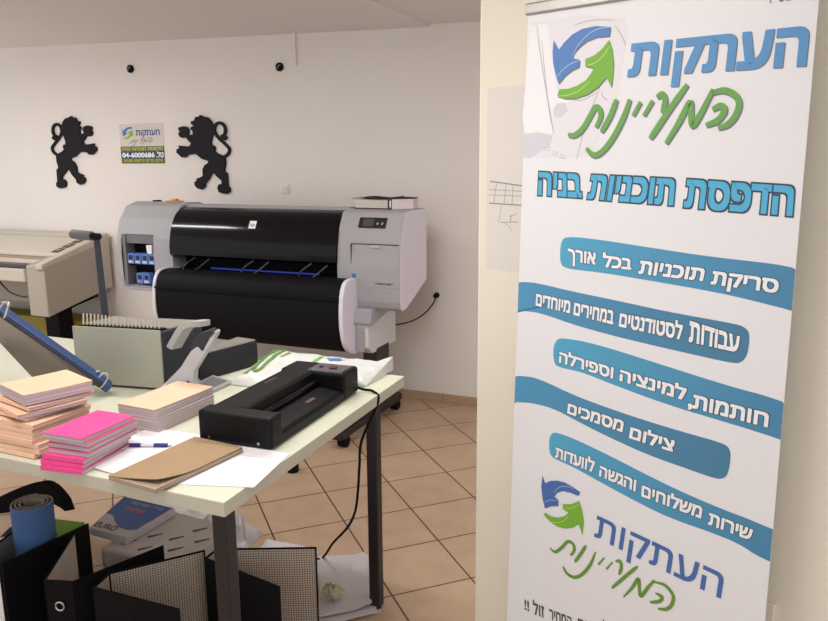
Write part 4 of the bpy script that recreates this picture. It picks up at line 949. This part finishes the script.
# ================================================================== ROLL-UP BANNER
BW0, BW1 = -.004, .627; BZ1 = 1.775
BA = thing('rollup_banner', 'white roll-up banner with blue stripes and Hebrew lettering before the partition wall', 'banner', tuple(Pt(.31, 0, 0)))
sheet_m = M('banner_film', (236, 236, 240), .42)
def BF(a, b, t): return tuple(Pt(a, .0008+t, b))
def blocal(x, y):   # where a printed mark sits on the banner
    d = ray(x, y); k = ((BP0-CAM) @ BN)/(d @ BN); p = CAM+d*k; return (float((p-BP0) @ BD), float(p[2]))
mb = MB(); EDL = lambda z: -.014+.028*(z-.22)/1.56
EDR = lambda z: .634-.007*(z-.22)/1.56
def edge4(z): return [tuple(Pt(EDL(z), .0006, z)), tuple(Pt(EDR(z), .0006, z)), tuple(Pt(EDR(z), -.0008, z)), tuple(Pt(EDL(z), -.0008, z))]
mb.hexa(edge4(.07)+edge4(BZ1)); mb.build('banner_sheet', sheet_m, BA)
mb = MB(); q = [Pt(.009, .009, 0), Pt(BW1+.006, .009, 0), Pt(BW1+.006, -.009, 0), Pt(.009, -.009, 0)]
mb.hexa([(p[0], p[1], BZ1-.006) for p in q]+[(p[0], p[1], BZ1+.020) for p in q]); mb.build('top_rail', M('aluminium_rail', (168, 164, 162), .35, .6), BA, bevel=.004)
mb = MB(); q = [Pt(BW0-.01, .045, 0), Pt(BW1+.01, .045, 0), Pt(BW1+.01, -.045, 0), Pt(BW0-.01, -.045, 0)]
mb.hexa([(p[0], p[1], .012) for p in q]+[(p[0], p[1], .085) for p in q]); cas = mb.build('cassette', M('aluminium_base', (160, 158, 158), .35, .6), BA, bevel=.012, seg=3)
for l_ in (.1, .53):
    mb = MB(); q = [Pt(l_-.02, .17, 0), Pt(l_+.02, .17, 0), Pt(l_+.02, -.06, 0), Pt(l_-.02, -.06, 0)]; mb.hexa([(p[0], p[1], 0) for p in q]+[(p[0], p[1], .012) for p in q]); mb.build('swivel_foot', M('aluminium_foot', (150, 148, 148), .4, .6), BA, bevel=.003)
mb = MB(); mb.tube([tuple(Pt(.31, -.02, .06)), tuple(Pt(.31, -.014, BZ1))], .007, 10); mb.build('support_pole', chrome_m, BA, smooth=True)

def cr_(ox, oy, sc): return lambda x, y: blocal(ox+x/sc, oy+y/sc)
def words(mb, conv, items, t, layers):
    for s, TL, TR, BR, BL in items:
        quad = [conv(*p) for p in (TL, TR, BR, BL)]
        for (off, mi, dt) in layers: lay_text(mb, heb(s), quad, BF, t+dt, off, mi, base_off=layers[-1][0])
# printed picture of rolled plans, top left
k = cr_(515, 10, 3.88)
mb = MB()
flat(mb, [k(*p) for p in [(60,50),(260,20),(430,30),(440,90),(400,330),(300,560),(200,580),(30,570)]], BF, .0001, 0)
flat(mb, [k(*p) for p in [(92,55),(128,58),(160,300),(205,345),(205,395),(180,420),(145,415),(135,360),(100,150)]], BF, .0002, 1)
flat(mb, [k(*p) for p in [(62,62),(85,60),(105,220),(150,470),(140,490),(40,480),(30,420)]], BF, .0002, 1)
flat(mb, [k(*p) for p in [(30,482),(90,474),(148,486),(135,530),(60,575),(26,570)]], BF, .0003, 2)
flat(mb, [k(*p) for p in [(148,385),(165,362),(200,360),(206,392),(180,418),(150,415)]], BF, .0003, 2)
for s in [[(85,58),(108,230),(152,480)],[(105,120),(128,350),(150,475)],[(330,300),(275,450),(240,580)],[(335,320),(345,340),(360,350)],[(205,345),(260,350),(320,320)],[(230,60),(300,40),(390,40)],[(390,60),(420,110),(430,140)]]: stroke(mb, [k(*p) for p in s], .0016, BF, .0004, 3)
for (x, y) in [(120,530),(150,548),(178,560)]: stroke(mb, [k(x, y), k(x+18, y+6), k(x+14, y+16), k(x-4, y+10), k(x, y)], .0012, BF, .0004, 3, k=1)
mb.build('plans_picture', [M('print_plan_base', (232, 230, 235), .5), pgrey1, pgrey2, pgrey3], BA, fix=False)
# emblems
k = cr_(535, 20, 6.9); mb = MB()
flat(mb, [k(x+5, y+9) for x, y in EB], BF, .0006, 4); flat(mb, [k(x+5, y+9) for x, y in EG], BF, .0006, 4)
flat(mb, [k(*p) for p in EB], BF, .0010, 0); flat(mb, [k(*p) for p in EG], BF, .0010, 1)
for i, s in enumerate(EL): stroke(mb, [k(*p) for p in s], .0016, BF, .0013, 2 if i < 2 else 3)
mb.build('emblem', [blue_p, green_p, paleblue_p, palegreen_p, shadow_p], BA, fix=False)
EB2 = [(70,45),(92,115),(140,95),(200,92),(270,110),(340,150),(405,195),(388,230),(320,200),(250,185),(200,200),(175,235),(212,265),(210,320),(150,318),(92,340),(72,260),(58,150)]
EG2 = [(395,270),(420,350),(437,450),(425,578),(390,480),(340,510),(270,518),(200,500),(130,450),(80,395),(95,375),(150,410),(210,420),(270,405),(298,375),(250,345),(250,300),(330,300)]
k = cr_(535, 470, 8.867); mb = MB(); flat(mb, [k(*p) for p in EB2], BF, .0010, 0); flat(mb, [k(*p) for p in EG2], BF, .0010, 1)
for i, s in enumerate([[(170,200),(220,150),(290,145),(350,165)],[(85,290),(130,265),(200,270)],[(262,335),(330,335),(400,300)],[(130,450),(200,465),(260,445),(300,405)]]): stroke(mb, [k(*p) for p in s], .0014, BF, .0013, 2 if i < 2 else 3)
mb.build('emblem', [bluedk_p, green_p, paleblue_p, palegreen_p], BA, fix=False)
# headline words
k = cr_(610, 10, 3.8); mb = MB()
q = [k(83,128), k(762,58), k(746,214), k(66,255)]
for off, mi, dt, sh in ((.036, 0, 0, 3), (.036, 1, .0004, 0)):
    qq = [k(83+sh,128+sh), k(762+sh,58+sh), k(746+sh,214+sh), k(66+sh,255+sh)]; lay_text(mb, heb('העתקות'), qq, BF, .0006+dt, off, mi)
mb.build('headline_lettering', [shadow_p, M('print_headline_blue', (90, 150, 204), .5)], BA, fix=False)
k = cr_(560, 80, 4.14); mb = MB()
for s in SCRIPT: stroke(mb, [k(x+4, y+6) for x, y in s], .0128, BF, .0006, 0, (.7, .7))
for s in SCRIPT: stroke(mb, [k(*p) for p in s], .0118, BF, .0010, 1, (.7, .7))
mb.build('script_lettering', [shadow_p, script_p], BA, fix=False)
k = cr_(520, 160, 2.855); mb = MB()
words(mb, k, [('הדפסת', (478,55), (785,75), (778,160), (468,135)), ('תוכניות', (205,42), (445,54), (438,130), (193,111)), ('בניה', (55,34), (175,40), (177,108), (52,100))], .0004, [(.075, 0, 0), (.034, 1, .0004)])
mb.build('subheading_lettering', [ink_p, cyan_p], BA, fix=False)
# stripes
def stripemat(name, c0, c1):
    m = M(name, c0, .5); nt = m.node_tree; b = nt.nodes['Principled BSDF']; tc = nt.nodes.new('ShaderNodeTexCoord'); sx = nt.nodes.new('ShaderNodeSeparateXYZ')
    mr = nt.nodes.new('ShaderNodeMapRange'); mr.inputs['From Min'].default_value = -.3; mr.inputs['From Max'].default_value = .3
    mx = nt.nodes.new('ShaderNodeMix'); mx.data_type = 'RGBA'; mx.inputs[6].default_value = rgb(c0); mx.inputs[7].default_value = rgb(c1)
    L = nt.links.new; L(tc.outputs['Object'], sx.inputs[0]); L(sx.outputs['X'], mr.inputs[0]); L(mr.outputs[0], mx.inputs[0]); L(mx.outputs[2], b.inputs['Base Color']); return m
smA = stripemat('stripe_blue_light_left', (86, 176, 214), (74, 136, 176)); smB = stripemat('stripe_blue_dark_right', (80, 152, 194), (72, 124, 158))
STR = [((500,225), [(163,42),(180,30),(260,38),(400,60),(550,83),(700,100),(760,108),(807,122),(789,233),(740,218),(600,183),(400,148),(260,125),(175,117),(160,100)], smA,
        [('סריקת',(570,122),(747,145),(743,182),(563,158)),('תוכניות',(376,94),(550,116),(543,150),(370,130)),('בכל',(276,80),(354,90),(352,120),(274,112)),('אורך',(182,62),(258,74),(256,106),(182,96))]),
       ((500,280), [(42,5),(75,5),(110,10),(200,32),(300,52),(450,85),(620,115),(655,125),(669,145),(662,200),(645,221),(620,222),(500,195),(400,172),(300,148),(200,120),(130,95),(80,82),(39,82)], smB,
        [('עבודות',(508,108),(642,150),(638,194),(505,165)),('לסטודנטים',(322,88),(490,120),(487,160),(318,124)),('במחירים',(200,60),(307,82),(303,119),(197,93)),('מיוחדים',(98,36),(190,56),(188,89),(96,68))]),
       ((500,330), [(150,28),(165,20),(250,35),(400,82),(550,130),(650,160),(700,172),(758,203),(742,302),(700,275),(600,245),(450,200),(300,145),(220,112),(160,100),(145,90),(142,50)], smA,
        [('חותמות,',(506,168),(720,222),(716,260),(502,205)),('למינציה',(322,105),(500,156),(497,189),(320,135)),('וספירלה',(160,58),(305,100),(303,130),(158,86))]),
       ((500,330), [(30,120),(70,122),(110,132),(200,175),(300,212),(400,245),(500,275),(590,300),(612,312),(618,335),(610,385),(595,398),(570,395),(500,370),(400,335),(300,290),(220,250),(150,212),(100,197),(60,192),(26,193)], smB,
        [('צילום',(350,258),(468,295),(464,326),(345,288)),('מסמכים',(183,195),(333,243),(328,273),(180,222))]),
       ((500,420), [(138,36),(150,32),(200,50),(300,98),(400,150),(500,198),(600,240),(660,262),(700,280),(719,300),(708,388),(690,365),(640,330),(560,298),(450,260),(350,210),(250,155),(190,122),(145,103),(132,88),(132,50)], smA,
        [('שירות',(560,246),(677,292),(672,322),(556,278)),('משלוחים',(380,173),(543,232),(538,263),(378,203)),('והגשה',(268,121),(366,160),(363,191),(265,149)),('לוועדות',(150,72),(255,110),(252,141),(148,99))])]
snames = ['first', 'second', 'third', 'fourth', 'fifth']
for i, (org, poly, sm, ws) in enumerate(STR):
    k = cr_(*org, 2.671)
    if i in (0, 2, 4): poly = [(x+(90 if x > 700 else 0), y+(20 if x > 700 else 0)) if (x, y) in {0: [(807,122),(789,233)], 2: [(758,203),(742,302)], 4: [(719,300),(708,388)]}[i] else (x, y) for x, y in poly]
    else: poly = [(x-60 if x < 43 else x, y) for x, y in poly]
    pts = [np.array(k(*p)) for p in poly]
    for _ in range(2): pts = [q_ for j in range(len(pts)) for q_ in (pts[j]*.75+pts[(j+1) % len(pts)]*.25, pts[j]*.25+pts[(j+1) % len(pts)]*.75)]
    pts = [(min(max(p[0], EDL(p[1])), EDR(p[1])), p[1]) for p in pts]
    mb = MB(); flat(mb, pts, BF, .0004); so = mb.build('printed_stripe', sm, BA, fix=False); so['label'] = snames[i]+' blue stripe from the top of the banner'
    mb = MB(); words(mb, k, ws, .0008, [(.068, 0, 0), (.036, 1, .0004)]); mb.build('stripe_lettering', [ink_p, white_p], so, fix=False)
k = cr_(580, 500, 5.175); mb = MB(); lay_text(mb, heb('העתקות'), [k(90,78), k(750,385), k(730,510), k(74,188)], BF, .0008, .012, 0); mb.build('headline_lettering', bluedk_p, BA, fix=False)
S2 = [[(55,70),(85,92),(120,70),(155,35),(185,50),(190,85),(170,112)],[(257,55),(225,105),(193,148)],[(308,92),(280,160),(235,215),(190,232),(150,210),(128,172)],[(357,123),(323,162)],[(402,148),(368,187)],[(418,145),(445,145),(450,180),(438,218)],[(542,170),(470,230),(398,292)],[(462,342),(510,290),(545,240),(550,290),(558,337),(600,285),(634,248)],[(630,258),(690,275),(735,330),(730,380),(700,408),(652,405)],[(638,320),(675,340),(660,365),(608,370)]]
k = cr_(540, 535, 5.52); mb = MB()
for s in S2: stroke(mb, [k(*p) for p in s], .0085, BF, .0008, 0, (.4, .6))
mb.build('script_lettering', M('print_leaf_green', (106, 152, 64), .5), BA, fix=False)
k = cr_(500, 590, 5.914); foot_m = M('print_charcoal', (78, 70, 84), .5)
for s, TL, TR, BR, BL in [('!!', (146,52), (172,64), (174,126), (148,114)), (heb('זול'), (196,72), (262,98), (264,165), (196,140)), (heb('המחיר'), (292,110), (425,160), (425,215), (292,170)), (heb('גם'), (462,165), (525,185), (525,240), (462,220)), (heb('ל'), (610,185), (640,196), (640,240), (610,230))]:
    mb = MB(); lay_text(mb, s, [k(*p) for p in (TL, TR, BR, BL)], BF, .0008, .02, 0, full=(s == '!!')); mb.build('footer_lettering', foot_m, BA, fix=False)
k = cr_(0, 0, 1); mb = MB(); lay_text(mb, heb('בס"ד'), [k(766, -12), k(794, -15), k(793, 0), k(766, 4)], BF, .0008, .01, 0); mb.build('corner_lettering', M('print_grey', (130, 122, 132), .5), BA, fix=False)

# drawing in a clear pocket taped to the partition, and a blank plate low on it
def PFn(l, z, t): return tuple(BP0+BD*l+BN*(-.08+t)+np.array([0, 0, z]))
def plocal(x, y):
    d = ray(x, y); kk = ((PW-CAM) @ BN)/(d @ BN); p = CAM+d*kk; return (float((p-BP0) @ BD), float(p[2]))
q = [plocal(486, 268), (plocal(540, 268)[0], plocal(486, 268)[1]), (plocal(540, 268)[0], plocal(488, 88)[1]), (plocal(486, 268)[0], plocal(488, 88)[1])]
DR = thing('plan_sheet', 'faint line-drawing sheet taped to the partition, left of the banner', 'drawing', PFn((q[0][0]+q[1][0])/2, q[0][1], 0))
mb = MB(); mb.add([PFn(a_, b_, t_) for t_ in (.0004, .0016) for a_, b_ in q], [(0,1,2,3),(4,5,6,7),(0,1,5,4),(1,2,6,5),(2,3,7,6),(3,0,4,7)]); mb.build('sheet', M('pocket_sheet', (228, 222, 216), .35), DR)
k = cr_(0, 0, 1); mb = MB()
kp = lambda x, y: plocal(470+x/5.175, 150+y/5.175)
for s, w_ in [([(105,162),(180,172),(300,190)], .003), ([(100,275),(180,280),(300,288)], .003), ([(100,205),(300,215)], .0014), ([(100,232),(300,240)], .0014), ([(140,170),(125,275)], .0014), ([(190,175),(178,280)], .0014), ([(225,180),(220,285)], .0014), ([(165,290),(150,375)], .0012), ([(205,345),(245,330)], .0012), ([(160,375),(250,372)], .0016), ([(215,335),(212,370)], .002), ([(180,378),(210,400),(215,420)], .001)]:
    stroke(mb, [kp(*p) for p in s], w_, PFn, .002, 0, (1, 1))
mb.build('line_drawing', M('drawing_ink', (150, 144, 146), .6), DR, fix=False)
a_ = plocal(758, 597); b_ = plocal(773, 640)
WPx = thing('blank_plate', 'cream electrical plate low on the partition, behind the banner right edge', 'wall plate', PFn(a_[0], b_[1], 0))
mb = MB(); qq = [(a_[0]-.06, b_[1]), (b_[0]-.0, b_[1]), (b_[0]-.0, a_[1]), (a_[0]-.06, a_[1])]
mb.add([PFn(x_, z_, t_) for t_ in (0, .012) for x_, z_ in qq], [(0,1,2,3),(4,5,6,7),(0,1,5,4),(1,2,6,5),(2,3,7,6),(3,0,4,7)]); mb.build('plate', part_m, WPx, bevel=.003)

# ================================================================== CAMERA
cd = bpy.data.cameras.new('camera'); cd.sensor_fit = 'HORIZONTAL'; cd.sensor_width = 36; cd.lens = 36*FPX/828; cd.clip_start = .02
co = bpy.data.objects.new('camera', cd); COL.objects.link(co)
Mx = Matrix.Identity(4)
for i in range(3): Mx[i][0] = RGT[i]; Mx[i][1] = UPV[i]; Mx[i][2] = -FWD[i]; Mx[i][3] = CAM[i]
co.matrix_world = Mx; SC.camera = co
vs_ = SC.view_settings; SC.display_settings.display_device = 'sRGB'; vs_.view_transform = 'Standard'; vs_.look = 'None'; vs_.gamma = 1; vs_.use_curve_mapping = False; vs_.exposure = 0.0
